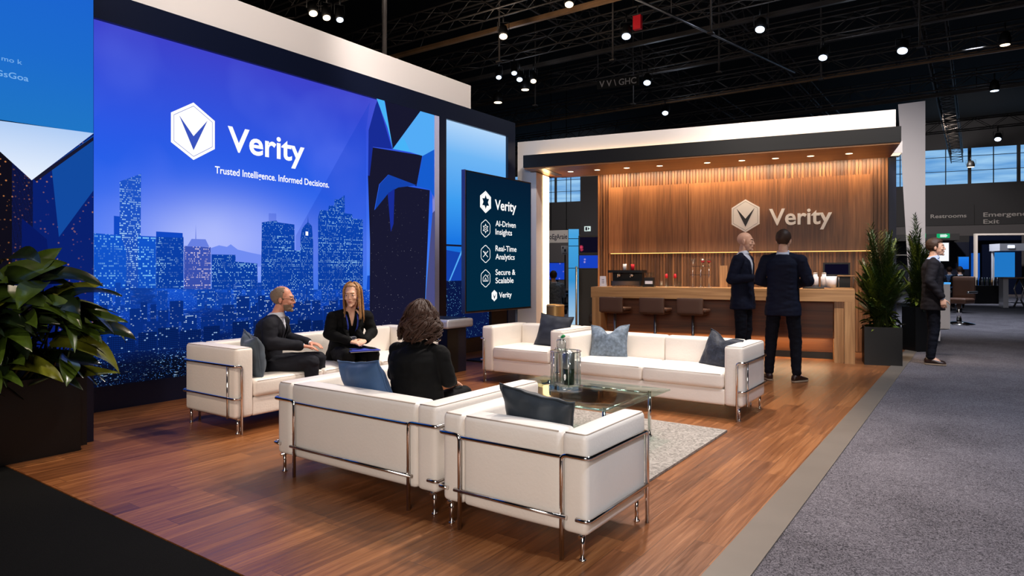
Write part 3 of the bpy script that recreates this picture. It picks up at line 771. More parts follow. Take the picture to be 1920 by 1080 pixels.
ww = barthing('slat_wall', 'warm walnut slatted back wall carrying the white hexagon logo', 'feature wall')
MB().m('walnutpanel').box((-4.353, 1.625, 0), (.589, 1.75, 3.23)).build('backing', ww)
q = MB().m('walnut'); k = 0
while -4.35+.055*k < .56:
    x = -4.35+.055*k; q.box((x, 1.585+.008*((k*7) % 3), .01), (x+.036, 1.626, 3.225)); k += 1
o = q.build('slats', ww); o['kind'] = 'stuff'
q = MB().m('walnutpanel')
for xa, xb in ((-4.117, -2.62), (-2.612, -1.1), (-1.095, .345)): q.box((xa, 1.52, 1.70), (xb, 1.583, 2.96))
q.build('raised_panel', ww)
MB().m('ledsoft').box((-4.08, 1.535, 1.688), (.34, 1.56, 1.698)).build('led_strip', ww)
MB().m('navy').box((.592, 1.6, 0), (.70, 2.2, 3.22)).build('side_return', ww)
MB().m('steel').box((.70, 2.1, 0), (.74, 2.2, 3.2)).build('edge_trim', ww)
q = MB(); emblem(q, (-1.623, 1.50, 2.331), .292, (1,0,0), (0,0,1), 'logowhite', 'logodark', .03, .92); q.build('emblem', ww)
q = MB(); text_into(q, 'Verity', 'logowhite', (-1.235, 1.515, 2.16), (1,0,0), (0,0,1), .985, .29, .035, .018); q.build('wordmark', ww)

# stools in front of the bar
def stool():
    t = barthing('bar_stool', 'brown leather bar stool in front of the counter, nearest the left leg', 'bar stool', 'bar stools at the counter')
    q = MB().m('stool'); q.rbox((0, .02, .72), (.2, .19, .045), .03, (0, 0, .012)); q.build('seat', t)
    q = MB().m('stool'); q.rbox((0, -.175, .815), (.205, .022, .125), .02); q.build('backrest', t)
    q = MB().m('stool'); q.rbox((.215, .0, .745), (.02, .15, .022), .015); q.build('armrest', t)
    q = MB().m('brushed'); q.cyl((0, 0, .02), (0, 0, .68), .022); q.build('post', t)
    q = MB().m('brushed'); q.lathe([(0, .022), (.03, .022), (.2, .012), (.21, 0), (0, 0)], (0,0,0), 28); q.build('base', t)
    q = MB().m('brushed'); q.tube([(.13*math.cos(a*PI/8), .13*math.sin(a*PI/8), .3) for a in range(16)], .009, 6, closed=True); q.cyl((-.13,0,.3),(.13,0,.3),.008,6); q.build('footrest', t)
    return t
st0 = stool()
c_, s_ = math.cos(BARA), math.sin(BARA)
for i, (x, lab) in enumerate(((-3.52, None), (-2.86, 'brown leather bar stool in front of the counter, middle of the three'), (-2.27, 'brown leather bar stool in front of the counter, nearest the bald man'))):
    o = st0 if i == 0 else copy_tree(st0)
    y = -.22
    o.location = (BARP[0]+c_*x-s_*y, BARP[1]+s_*x+c_*y, 0); o.rotation_euler = (0, 0, BARA-.12)
    if lab: o['label'] = lab
# ------------------------------------------------------------------ rug
mb = MB().m('rug'); mb.box((-3.75, 3.35, 0.001), (-1.717, 5.57, .018)); tag(mb.build('rug'), 'pale grey pile rug under the glass table', 'rug')

# ------------------------------------------------------------------ sofas
def fillet(pts, r=.035, n=4):
    out = [V(pts[0])]
    for a, b, c in zip(pts, pts[1:], pts[2:]):
        a, b, c = V(a), V(b), V(c)
        u, w = (a-b), (c-b); q = min(r, u.length*.45, w.length*.45); u.normalize(); w.normalize()
        p0, p1 = b+u*q, b+w*q
        for i in range(n+1):
            t = i/n; out.append(p0*(1-t)**2+b*2*t*(1-t)+p1*t*t)
    out.append(V(pts[-1])); return out
def sofa(name, label, cat, loc, rz, W, D, H, seat, nseat, at, bt, zb=.13, nback=1, rail=None, lower=.21, backposts=None, side=False):
    """tubular-framed leather seat: x along the width, y from the back to the front"""
    t = thing(name, label, cat, loc, rz, 'white leather lounge seating')
    hz = (H-zb)/2; zc = (H+zb)/2; e = .0125; rail = rail or H-.11
    for x in (at/2, W-at/2):
        q = MB().m('leather'); q.rbox((x, D/2, zc), (at/2, D/2, hz), .028, (.004, .004, .006), 6, 3)
        arm = q.build('armrest', t)
        s = 1 if x > W/2 else -1; xo = x+s*(at/2-.012)
        q = MB().m('piping'); q.tube(fillet([(xo-s*(at-.03), .012, H-.004), (xo, .012, H-.004), (xo, D-.012, H-.004), (xo-s*(at-.03), D-.012, H-.004)], .02), .0035, 6); q.build('piping', arm)
    w = (W-2*at)/nback
    for i in range(nback):
        q = MB().m('leather'); q.rbox((at+w*(i+.5), bt/2, zc), (w/2-.001, bt/2, hz), .028, (0, .012, .008), 8, 3)
        b = q.build('back_cushion', t)
        q = MB().m('piping'); q.tube([(at+w*i+.02, .010, H-.004), (at+w*(i+1)-.02, .010, H-.004)], .0035, 6); q.build('piping', b)
    q = MB().m('leather'); q.rbox(((W)/2, (bt+D)/2-.01, (zb+seat-.15)/2), (W/2-at+.004, (D-bt)/2, (seat-.15-zb)/2), .02, (0,0,0), 6, 3); q.build('base', t)
    w = (W-2*at)/nseat
    for i in range(nseat):
        q = MB().m('leather'); q.rbox((at+w*(i+.5), (bt+D)/2+.004, seat-.075), (w/2-.003, (D-bt)/2+.008, .074), .03, (0, .006, .012), 8, 3)
        c = q.build('seat_cushion', t)
        q = MB().m('piping'); q.tube([(at+w*i+.03, D+.009, seat-.017), (at+w*(i+1)-.03, D+.009, seat-.017)], .0032, 6); q.build('piping', c)
    r = .0115; a = backposts or .14; b = .05
    q = MB().m('steel')
    for s in (0, 1):
        X = lambda x: x if s == 0 else W-x
        if side:
            q.tube(fillet([(X(a), -e, 0), (X(a), -e, rail), (X(-e), -e, rail), (X(-e), D-.012, rail), (X(-e), D-.012, 0)], .03), r, 10)
        else:
            q.tube(fillet([(X(a), -e, 0), (X(a), -e, rail), (X(-e), -e, rail), (X(-e), D+e, rail), (X(b), D+e, rail), (X(b), D+e, 0)], .035), r, 10)
            q.tube([(X(-e-.002), D-.09, rail), (X(-e-.002), D-.09, zb)], r*.8, 8)
        q.tube(fillet([(X(.05), -e-.004, lower), (X(-e-.004), -e-.004, lower), (X(-e-.004), (D-.012) if side else D+e, lower)]+([] if side else [(X(b), D+e, lower)]), .035), r*.9, 10)
        q.tube([(X(.04), -.002, zb-.005), (X(.04), D+.002, zb-.005)], r*.8, 8)
    q.tube(fillet([(a, -.004, rail-.012), (a+.02, -e+.004, rail-.012), (W-a-.02, -e+.004, rail-.012), (W-a, -.004, rail-.012)], .012), r*.9, 10)
    q.tube([(a-.03, -e-.008, lower), (W-a+.03, -e-.008, lower)], r*.9, 10)
    q.build('chrome_frame', t)
    for x in (.04, W-.04):
        for y in (.03, D-.03):
            q = MB().m('steel'); q.cyl((x, y, .008), (x, y, zb+.01), .011, 12); q.lathe([(0, 0), (.017, 0), (.017, .008), (0, .009)], (x, y, 0), 14); q.build('leg', t)
    return t
sofa('loveseat', 'white leather loveseat seen from behind, under the blue pillow', 'sofa', (-3.875, 2.715, 0), 0, 1.44, 1.05, .61, .385, 2, .15, .17, .125, 1, .50, .20, .20, True)
sofa('armchair', 'white leather armchair in front, its back towards us, beside the rug', 'armchair', (-2.352, 2.672, 0), 0, .885, .66, .60, .385, 1, .14, .15, .125, 1, .495, .205, .13, True)
# long sofa along the display wall: faces +X, so rotated a quarter turn; its x axis runs towards -Y
sofa('sofa', 'long white leather sofa along the skyline display wall', 'sofa', (-5.775, 5.62, 0), -PI/2, 2.52, .78, .715, .44, 3, .17, .18, .13, 1, .57, .30)
sofa('armchair', 'white leather armchair facing us below the dark upright monitor', 'armchair', (-3.83, 7.18, 0), PI, 1.16, .78, .68, .44, 1, .17, .17, .13, 1, .53, .27)
sofa('sofa', 'white leather two seat sofa between the glass table and the bar', 'sofa', (-1.71, 6.74, 0), PI, 1.95, .74, .675, .43, 2, .17, .17, .13, 2, .53, .27)

# ------------------------------------------------------------------ pillows
def pillow(name, label, mat, loc, size, normal, up, puff=.085, roll=0., pinch=.1, dent=0., seed=0):
    t = thing(name, label, 'pillow', loc)
    nrm = V(normal).normalized(); u0 = V(up); x = u0.cross(nrm).normalized(); y = nrm.cross(x)
    R = Matrix((x, y, nrm)).transposed() @ Matrix.Rotation(roll, 3, 'Z')
    q = MB().m(mat); q.x = R.to_4x4(); N = 22; w, h = size
    for sg in (1, -1):
        g = []
        for i in range(N+1):
            row = []
            for j in range(N+1):
                a, b = -1+2*i/N, -1+2*j/N
                k = (1-abs(a)**2.4)*(1-abs(b)**2.4)
                px = a*w/2*(1-pinch*(1-b*b)*abs(a)**3); py = b*h/2*(1-pinch*(1-a*a)*abs(b)**3)
                if dent: py -= dent*math.exp(-(a/.32)**2)*max(0, b)**2
                z = sg*puff*k**.55*(1+.18*noise.noise(V((a*2+seed, b*2, sg*3))))+.012*noise.noise(V((a*3+seed, b*3, 5)))
                row.append(q._v((px, py, z)))
            g.append(row)
        for i in range(N):
            for j in range(N):
                f = [g[i][j], g[i+1][j], g[i+1][j+1], g[i][j+1]]
                q._f(f if sg > 0 else f[::-1], True)
    bmesh.ops.remove_doubles(q.bm, verts=q.bm.verts[:], dist=.0006)
    o = q.build('cover', t)
    q = MB().m(mat); q.x = R.to_4x4(); pts = []
    for s_ in range(4):
        for i in range(14):
            a = -1+2*i/14.
            a_, b_ = [(a, -1), (1, a), (-a, 1), (-1, -a)][s_]
            px = a_*w/2*(1-pinch*(1-b_*b_)*abs(a_)**3); py = b_*h/2*(1-pinch*(1-a_*a_)*abs(b_)**3)
            if dent: py -= dent*math.exp(-(a_/.32)**2)*max(0, b_)**2
            pts.append((px, py, .012*noise.noise(V((a_*3+seed, b_*3, 5)))))
    q.tube(pts, .006, 6, closed=True); q.build('piping', t)
    return t
pillow('throw_pillow', 'plain blue velvet pillow on the loveseat beside the curly haired person', 'cushblue', (-3.29, 3.0, .575), (.48, .42), (.12, 1, .38), (0, 0, 1), .09, -.10, .08, 0, 1)
pillow('throw_pillow', 'charcoal velvet pillow slumped on the foreground armchair', 'cushcharcoal', (-1.89, 2.92, .555), (.43, .40), (-.05, 1, .5), (0, 0, 1), .085, .16, .1, .0, 4)
pillow('throw_pillow', 'slate grey pillow beside the seated grey haired man', 'cushgrey', (-5.22, 3.41, .615), (.42, .40), (.35, 1, .15), (0, 0, 1), .085, .10, .1, .03, 7)
pillow('throw_pillow', 'plain dark ink pillow on the armchair below the monitor', 'cushdark', (-4.22, 6.84, .62), (.46, .42), (.05, -1, .35), (0, 0, 1), .08, -.08, .1, .0, 9)
pillow('throw_pillow', 'patterned light slate pillow with dented top on the two seat sofa', 'cushslate', (-3.28, 6.47, .575), (.44, .40), (.12, -1, .35), (0, 0, 1), .085, .06, .1, .1, 12)
pillow('throw_pillow', 'patterned dark pillow on the two seat sofa by the bald man', 'cushpattern', (-2.05, 6.43, .56), (.40, .38), (-.35, -1, .3), (0, 0, 1), .08, -.22, .1, .05, 15)

# ------------------------------------------------------------------ glass table and the acrylic cooler on it
gt = thing('coffee_table', 'low glass coffee table with chrome legs on the pale rug', 'coffee table', (-2.65, 4.6, .018))
q = MB().m('glass'); q.rbox((0, 0, .372), (.61, .52, .007), .003, (0,0,0), 4, 2); q.build('glass_top', gt)
for x in (-.48, .48):
    for y in (-.40, .40):
        q = MB().m('steel'); q.cyl((x, y, .0), (x, y, .364), .014, 14); q.lathe([(0, 0), (.024, 0), (.024, .008), (0, .008)], (x, y, 0), 14); q.build('leg', gt)
q = MB().m('steel')
for y in (-.40, .40): q.cyl((-.48, y, .345), (.48, y, .345), .009, 8)
for x in (-.48, .48): q.cyl((x, -.40, .345), (x, .40, .345), .009, 8)
q.build('rail', gt)

vz = .018+.3795
vs = thing('beverage_dispenser', 'clear acrylic beverage dispenser with metal rods on the glass table', 'dispenser', (-2.70, 4.56, vz))
q = MB().m('clear'); q.lathe([(0, .0), (.135, 0), (.137, .008), (.137, .038), (.132, .045), (0, .045)], (0,0,0), 40); q.build('base', vs)
q = MB().m('clear'); q.lathe([(.118, .046), (.118, .315), (.113, .315), (.113, .05), (0, .05), (0, .046)], (0,0,0), 40); q.build('cylinder', vs)
q = MB().m('steel')
for k in range(6):
    a = k*PI/3+.2; q.cyl((.124*math.cos(a), .124*math.sin(a), .045), (.124*math.cos(a), .124*math.sin(a), .318), .0035, 8)
q.build('rods', vs)
q = MB().m('steel'); q.tube([(.124*math.cos(a*PI/16), .124*math.sin(a*PI/16), .318) for a in range(32)], .0035, 6, closed=True); q.build('ring', vs)
q = MB().m('leafdark'); q.lathe([(0, .052), (.045, .052), (.045, .18), (0, .18)], (.03, .0, 0), 20); q.m('brushed'); q.lathe([(.047, .18), (.047, .305), (.02, .325), (0, .33)], (.03, 0, 0), 20); q.build('bottle', vs)
q = MB().m('steel'); q.tube(fillet([(-.10, .03, .05), (-.10, .03, .40), (-.02, .03, .40), (-.02, .03, .30)], .02), .006, 8); q.build('handle', vs)
q = MB().m('clear'); q.lathe([(.03, .30), (.034, .36), (.02, .42), (.012, .45), (.0, .455), (0, .45), (.008, .445), (.016, .415), (.03, .36), (.026, .30)], (-.045, .02, 0), 20); q.build('flask', vs)
q = MB().m('greensign2'); q.ell((-.03, .02, .435), (.016, .01, .012)); q.ell((-.045, .02, .425), (.012, .01, .012)); q.build('sprig', vs)

# ------------------------------------------------------------------ side objects near the monitor
ct = thing('side_console', 'chrome topped dark side console left of the monitor', 'side table', (-5.95, 6.75, 0))
q = MB().m('navy'); q.box((-.26, -.20, 0), (.26, .20, .60)); q.build('body', ct)
q = MB().m('planter'); q.box((.262, -.2, .0), (.272, .02, .58)); q.build('front_panel', ct)
q = MB().m('silver'); q.rbox((0, 0, .66), (.34, .27, .06), .03); q.build('tray', ct)
q = MB().m('black'); q.box((-.28, -.21, .721), (.28, .21, .727)); q.build('tray_inlay', ct)

mo = thing('monitor_totem', 'dark upright monitor on a post listing three services', 'monitor', (-5.93, 8.05, 0))
mx = -5.9
q = MB().m('black'); q.box((-5.97, 7.205, .765), (-5.912, 8.885, 2.795)); wchild(q, 'housing', mo)
q = MB().m('mon'); q.poly([(mx-.008, 7.225, .785), (mx-.008, 8.865, .785), (mx-.008, 8.865, 2.775), (mx-.008, 7.225, 2.775)]); wchild(q, 'screen', mo, False)
q = MB().m('brushed'); q.box((-5.975, 7.195, .76), (-5.908, 7.206, 2.8)); q.box((-5.975, 7.195, .755), (-5.908, 8.89, .765)); wchild(q, 'bezel', mo)
q = MB().m('black'); q.box((-6.02, 7.9, 0.02), (-5.972, 8.3, .9)); wchild(q, 'post', mo)
q = MB().m('black'); q.box((-6.3, 7.7, 0.), (-5.7, 8.5, .02)); wchild(q, 'base_plate', mo)
Ya, Za = (0,1,0), (0,0,1)
q = MB(); emblem(q, (mx, 7.66, 2.375), .165, Ya, Za, 's_white', 'mon', 0., .92, 'star'); wchild(q, 'emblem', mo); q = MB()
text_into(q, 'Verity', 's_white', (mx, 7.885, 2.285), Ya, Za, .56, .155, .003, .02)
wchild(q, 'wordmark', mo); q = MB(); emblem(q, (mx, 7.875, .99), .085, Ya, Za, 's_white', 'mon', 0., .92); wchild(q, 'emblem', mo); q = MB()
text_into(q, 'Verity', 's_white', (mx, 7.99, .955), Ya, Za, .33, .085, .003, .016)
wchild(q, 'wordmark', mo)
for zc, rows in ((2.02, ('AI-Driven', 'Insights')), (1.645, ('Real-Time', 'Analytics')), (1.285, ('Secure &', 'Scalable'))):
    q = MB()
    for i, s in enumerate(rows): text_into(q, s, 's_white', (mx, 7.90, zc+.015-.125*i), Ya, Za, {'AI-Driven': .53, 'Insights': .43, 'Real-Time': .55, 'Analytics': .5, 'Secure &': .52, 'Scalable': .47}[s], .088, .003, .012)
    wchild(q, 'lettering', mo)
def ring2(c, r, n, w=.008, rot=0, sq=1., k6=0.):
    for i in range(n):
        a0, a1 = 2*PI*i/n+rot, 2*PI*(i+1)/n+rot
        rr = lambda a, d: (r*(1+k6*math.cos(6*a))+d)
        P = lambda a, d: (mx, c[0]+rr(a, d)*sq*math.sin(a), c[1]+rr(a, d)*math.cos(a))
        q.poly([P(a0, 0), P(a1, 0), P(a1, -w), P(a0, -w)])
def seg2(a, b, w=.008):
    a, b = V((mx, *a)), V((mx, *b)); d = (b-a).normalized(); nn = V((0, -d.z, d.y))*w/2; q.poly([a-nn, b-nn, b+nn, a+nn])
q = MB().m('s_white'); c = (7.66, 1.985); ring2(c, .125, 48, .011, 0, .94, .05); ring2(c, .05, 16, .009, 0, 1., .0); ring2(c, .022, 12, .007)
for k in range(6): a = k*PI/3; seg2((c[0]+.05*math.sin(a), c[1]+.05*math.cos(a)), (c[0]+.068*math.sin(a), c[1]+.068*math.cos(a)), .016)
wchild(q, 'icon', mo); q = MB().m('s_white'); c = (7.66, 1.61); ring2(c, .125, 48, .011, 0, .94, .05)
for p in (((-.06,-.045),(.06,.045)), ((-.06,.04),(.055,-.045)), ((-.06,.04),(-.03,.03)), ((.06,.045),(.035,.03)), ((-.02,.0),(.0,.03))): seg2((c[0]+p[0][0], c[1]+p[0][1]), (c[0]+p[1][0], c[1]+p[1][1]), .011)
wchild(q, 'icon', mo); q = MB().m('s_white'); c = (7.66, 1.25); ring2(c, .125, 48, .011, 0, .94, .05)
for p in (((-.06,-.04),(-.06,.01)), ((-.06,.01),(0,.055)), ((0,.055),(.06,.01)), ((.06,.01),(.06,-.04)), ((-.06,-.04),(.06,-.04)), ((-.025,-.04),(0,.01)), ((0,.01),(.025,-.04)), ((.05,.03),(.07,.055))): seg2((c[0]+p[0][0], c[1]+p[0][1]), (c[0]+p[1][0], c[1]+p[1][1]), .009)
wchild(q, 'icon', mo)

gd = thing('drum_stool', 'round gold drum stool behind the armchair by the portal leg', 'stool', (-6.09, 9.93, 0))
q = MB().m('gold'); q.lathe([(0, 0), (.155, 0), (.16, .02), (.16, .74), (.15, .765), (0, .775)], (0,0,0), 36); q.build('drum', gd)
q = MB().m('piping'); q.tube([(.158*math.cos(a*PI/16), .158*math.sin(a*PI/16), .745) for a in range(32)], .005, 6, closed=True); q.build('seam', gd)

# ------------------------------------------------------------------ things on the bar counter
CT = 1.089
def onbar(name, label, cat, x, y, group=None): return barthing(name, label, cat, group, (x, y, CT))
t = onbar('menu_card', 'small white folded card standing at the left end of the bar', 'card', -3.9, .38)
q = MB().m('card'); q.prism([(-.055, .0, 0), (.055, .0, 0), (.055, .0, .18), (-.055, .0, .18)], (0, .004, 0)); q.prism([(-.055, .08, 0), (.055, .08, 0), (.055, .004, .18), (-.055, .004, .18)], (0, .003, 0)); q.build('card', t)
q = MB().m('ink')
for z in (.06, .085, .115): q.box((-.02, -.002, z), (.025, -.0005, z+.008))
q.build('print', t)
t = onbar('espresso_machine', 'black espresso machine with cups on top, left on the bar', 'espresso machine', -3.45, .42)
MB().m('black').box((-.30, -.05, 0.02), (.22, .22, .10)).build('drip_tray', t)
MB().m('black').box((-.30, .06, .10), (.22, .24, .24)).build('body', t)
MB().m('black').box((-.34, -.12, .24), (.26, .25, .285)).build('top_tray', t)
q = MB().m('steel')
for x in (-.16, .06): q.cyl((x, -.02, .17), (x, -.02, .24), .03, 16); q.cyl((x, -.02, .18), (x, -.14, .17), .009, 8)
q.build('group_head', t)
q = MB().m('steel'); q.box((-.28, -.052, .02), (.20, -.05, .095)); q.build('grille', t)
for x in (-.27, .19): 
    for y in (-.02, .19): MB().m('steel').cyl((x, y, 0), (x, y, .02), .018, 10).build('foot', t)
t = onbar('coffee_grinder', 'dark coffee grinder right of the espresso machine', 'grinder', -3.08, .42)
q = MB().m('black'); q.box((-.11, -.08, 0), (.08, .1, .03)); q.box((-.1, -.02, .03), (.06, .09, .16)); q.build('body', t)
MB().m('card').box((-.07, -.082, .05), (.05, -.03, .10)).build('drawer', t)
MB().m('clear').lathe([(.03, .16), (.075, .20), (.08, .25), (.0, .25), (0, .245), (.074, .244), (.07, .2), (.025, .162)], (-.02, .03, 0), 20).build('hopper', t)
def cup(name, label, x, y, z, mat, h=.09, r=.032, grp=None):
    t = barthing(name, label, 'cup', grp, (x, y, z)); q = MB().m(mat)
    q.lathe([(0, 0), (r*.8, 0), (r, h), (r*.9, h), (r*.72, .006), (0, .006)], (0,0,0), 20); q.build('body', t); return t
cup('paper_cup', 'white paper cup standing on the espresso machine tray', -3.52, .42, CT+.286, 'white', .105, .034)
cup('red_cup', 'red paper cup beside the white one on the machine tray', -3.38, .42, CT+.286, 'red', .1, .032)
def bottle(name, label, cat, x, y, prof, mat, capmat=None, grp=None):
    t = onbar(name, label, cat, x, y, grp); MB().m(mat).lathe(prof, (0,0,0), 20).build('body', t)
    if capmat: h = prof[-1][1]; MB().m(capmat).lathe([(0, h), (.022, h), (.026, h+.03), (.018, h+.07), (0, h+.075)], (0,0,0), 16).build('cap', t)
    return t
pr = [(0, 0), (.04, 0), (.042, .07), (.018, .12), (.016, .15), (0, .15)]
bottle('syrup_bottle', 'clear syrup bottle with red cap, left of the pair on the bar', 'bottle', -2.80, .40, pr, 'clear', 'red')
bottle('syrup_bottle', 'clear syrup bottle with red cap, right of the pair on the bar', 'bottle', -2.66, .42, pr, 'clear', 'red')
cup('water_glass', 'small clear tumbler left of the red capped bottles', -2.88, .36, CT, 'clear', .09, .03)
cup('water_glass', 'small clear tumbler right of the red capped bottles', -2.57, .36, CT, 'clear', .09, .03)
t = onbar('glass_rack', 'chrome two tier rack of wine glasses on the bar', 'glass rack', -2.24, .42)
q = MB().m('steel')
for x in (-.13, 0, .13): q.cyl((x, 0, 0), (x, 0, .37), .006, 8); q.lathe([(0, 0), (.05, 0), (.05, .006), (0, .008)], (x, 0, 0), 16)
for z in (.20, .345): q.box((-.17, -.03, z), (.17, .03, z+.006))
q.build('stand', t)
for k, (x, lab) in enumerate(((-.12, 'upturned wine glass on the rack, left of three'), (.03, 'wine glass with red drink on the rack, middle of three'), (.13, 'wine glass on the rack, right of three by the bald man'))):
    g_ = barthing('wine_glass', lab, 'glass', 'wine glasses on the rack', (-2.24+x, .42, CT+.352))
    MB().m('clear').lathe([(0, 0), (.03, 0), (.008, .006), (.005, .03), (.035, .06), (.04, .09), (.032, .12), (.03, .12), (.036, .09), (.03, .062), (0, .036)], (0,0,0), 20).build('bowl', g_)
    if k: MB().m('red').lathe([(0, .045), (.026, .064), (.033, .085), (0, .085)], (0,0,0), 18).build('drink', g_)
t = onbar('cutting_board', 'upright wooden board leaning behind the bald man', 'board', -1.9, .6)
MB().m('oakz').box((-.06, 0, 0.001), (.06, .03, .36)).build('board', t)
t = onbar('framed_picture', 'black framed picture standing at the right end of the bar', 'picture frame', -.22, .55)
q = MB().m('black'); q.box((-.19, 0, .0), (.19, .03, .40)); q.build('frame', t)
q = MB().m('s_tvdark'); q.poly([(-.165, -.002, .22), (.165, -.002, .22), (.165, -.002, .375), (-.165, -.002, .375)]); q.build('picture', t)
t = onbar('serving_tray', 'dark serving tray carrying cups near the right end of the bar', 'tray', -.50, .38)
q = MB().m('black'); q.rbox((0, 0, .012), (.2, .12, .012), .008); q.build('tray', t)
t = onbar('shelf_riser', 'low wooden riser shelf in front of the framed picture', 'shelf', -.20, .36)
q = MB().m('oak'); q.box((-.2, -.1, .0), (.2, .1, .018)); q.build('lower_board', t)
q = MB().m('oak'); q.box((-.02, -.1, .19), (.22, .1, .206)); q.build('upper_board', t)
q = MB().m('brushed'); q.cyl((.2, -.08, .018), (.2, -.08, .19), .006, 8); q.cyl((.0, -.08, .018), (.0, -.08, .19), .006, 8); q.build('post', t)
tz = CT+.0245
cup('ceramic_mug', 'white ceramic mug on the tray, left of the two bottles', -.63, .37, tz, 'white', .15, .045)
for x, lab in ((-.52, 'white cylindrical bottle on the tray, left of the pair'), (-.40, 'white cylindrical bottle on the tray, right of the pair')):
    t = barthing('white_bottle', lab, 'bottle', 'white bottles on the tray', (x, .38, tz)); MB().m('white').lathe([(0, 0), (.045, 0), (.045, .15), (.03, .17), (.03, .2), (0, .2)], (0,0,0), 20).build('body', t)
    MB().m('piping').lathe([(0, .201), (.032, .201), (.03, .22), (0, .222)], (0,0,0), 16).build('cap', t)
cup('white_bucket', 'white tapered bucket on the riser in front of the framed picture', -.30, .34, CT+.019, 'white', .17, .085)

# ------------------------------------------------------------------ plants
def leaf(q, base, d, up, L, w, droop, fold=.25, n=9, roll=0.):
    d = V(d).normalized(); side = d.cross(V(up)).normalized(); nrm = side.cross(d)
    pts = []; p = V(base); dd = d.copy()
    for i in range(n+1):
        t = i/n; ww = w*(math.sin(PI*min(1, t*.97+.03)**.75))**.9 if t < 1 else 0
        s2 = dd.cross(V((0,0,1))); s2 = s2.normalized() if s2.length > .05 else side
        n2 = s2.cross(dd).normalized(); s2, n2 = s2*math.cos(roll)-n2*math.sin(roll), n2*math.cos(roll)+s2*math.sin(roll); wv = .08*w*math.sin(t*9+L*40)
        pts.append((p-s2*ww+n2*(fold*ww+wv), p-s2*ww*.5+n2*fold*ww*.35, p.copy(), p+s2*ww*.5+n2*fold*ww*.35, p+s2*ww+n2*(fold*ww-wv)))
        dd = (dd+V((0,0,-droop/n))).normalized(); p = p+dd*(L/n)
    vs = [[q._v(k) for k in r] for r in pts]
    for a, b in zip(vs, vs[1:]):
        for k in range(4): q._f([a[k], a[k+1], b[k+1], b[k]], True)
rnd = random.Random(11)
pl = thing('potted_plant', 'broad leaved green plant in the black planter by the left panel', 'potted plant', (-5.56, 1.7, 0))
q = MB().m('planter'); bx = [(-.2, -.75), (.02, -.75), (.02, .53), (-.2, .53)]
q.box((-.175, -.8, 0), (.02, .47, .03)); q.box((-.175, -.8, .03), (-.155, .47, .58)); q.box((0, -.8, .03), (.02, .47, .58)); q.box((-.155, .52, .03), (0, .47, .58)); q.box((-.155, -.8, .03), (0, -.78, .58))
q.build('planter_box', pl)
q = MB().m('soil'); q.box((-.155, -.78, .03), (0, .45, .52)); q.build('soil', pl)
q = MB(); st = MB().m('stem')
for i in range(190):
    y = rnd.uniform(-.75, .38); x = rnd.uniform(-.13, -.01); hgt = rnd.uniform(.06, .86)
    top = V((x+rnd.uniform(-.0, .14), y+rnd.uniform(-.1, .10), .58+hgt*(1-.35*max(0, y)/.5)))
    if i % 3 == 0: st.tube([(x, y, .50), ((x+top.x)/2, (y+top.y)/2, .5+(top.z-.5)*.55), top], [.009, .008, .005], 6)
    az = rnd.uniform(-.6, .75)*PI*.6; d = V((math.cos(az), math.sin(az), rnd.uniform(.0, .8)))
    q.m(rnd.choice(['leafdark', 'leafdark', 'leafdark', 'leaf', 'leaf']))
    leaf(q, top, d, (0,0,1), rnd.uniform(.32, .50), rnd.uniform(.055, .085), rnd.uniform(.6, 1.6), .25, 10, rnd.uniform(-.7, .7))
# the long leaves that reach out over the display wall (base, direction, length, half width, droop, tone, roll)
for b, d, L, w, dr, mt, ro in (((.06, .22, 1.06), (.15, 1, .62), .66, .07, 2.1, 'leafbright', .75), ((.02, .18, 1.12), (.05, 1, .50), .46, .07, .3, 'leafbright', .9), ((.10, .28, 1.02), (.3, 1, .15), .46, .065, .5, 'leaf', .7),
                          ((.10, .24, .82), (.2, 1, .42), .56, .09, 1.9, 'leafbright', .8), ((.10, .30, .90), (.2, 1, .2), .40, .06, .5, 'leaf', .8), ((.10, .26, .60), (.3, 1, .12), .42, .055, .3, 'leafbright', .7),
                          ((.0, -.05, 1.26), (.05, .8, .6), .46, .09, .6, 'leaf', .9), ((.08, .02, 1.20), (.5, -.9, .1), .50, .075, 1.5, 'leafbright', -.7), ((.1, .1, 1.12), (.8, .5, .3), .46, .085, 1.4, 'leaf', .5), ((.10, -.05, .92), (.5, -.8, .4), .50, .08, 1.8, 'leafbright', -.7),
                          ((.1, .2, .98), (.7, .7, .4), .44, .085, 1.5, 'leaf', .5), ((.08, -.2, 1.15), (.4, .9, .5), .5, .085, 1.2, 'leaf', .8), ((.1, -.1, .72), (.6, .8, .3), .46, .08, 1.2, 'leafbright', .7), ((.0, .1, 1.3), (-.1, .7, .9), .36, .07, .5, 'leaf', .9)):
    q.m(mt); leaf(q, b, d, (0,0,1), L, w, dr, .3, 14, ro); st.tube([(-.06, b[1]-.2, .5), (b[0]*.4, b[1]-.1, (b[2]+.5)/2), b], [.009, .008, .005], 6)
st.build('stems', pl, False); o = q.build('foliage', pl, False)

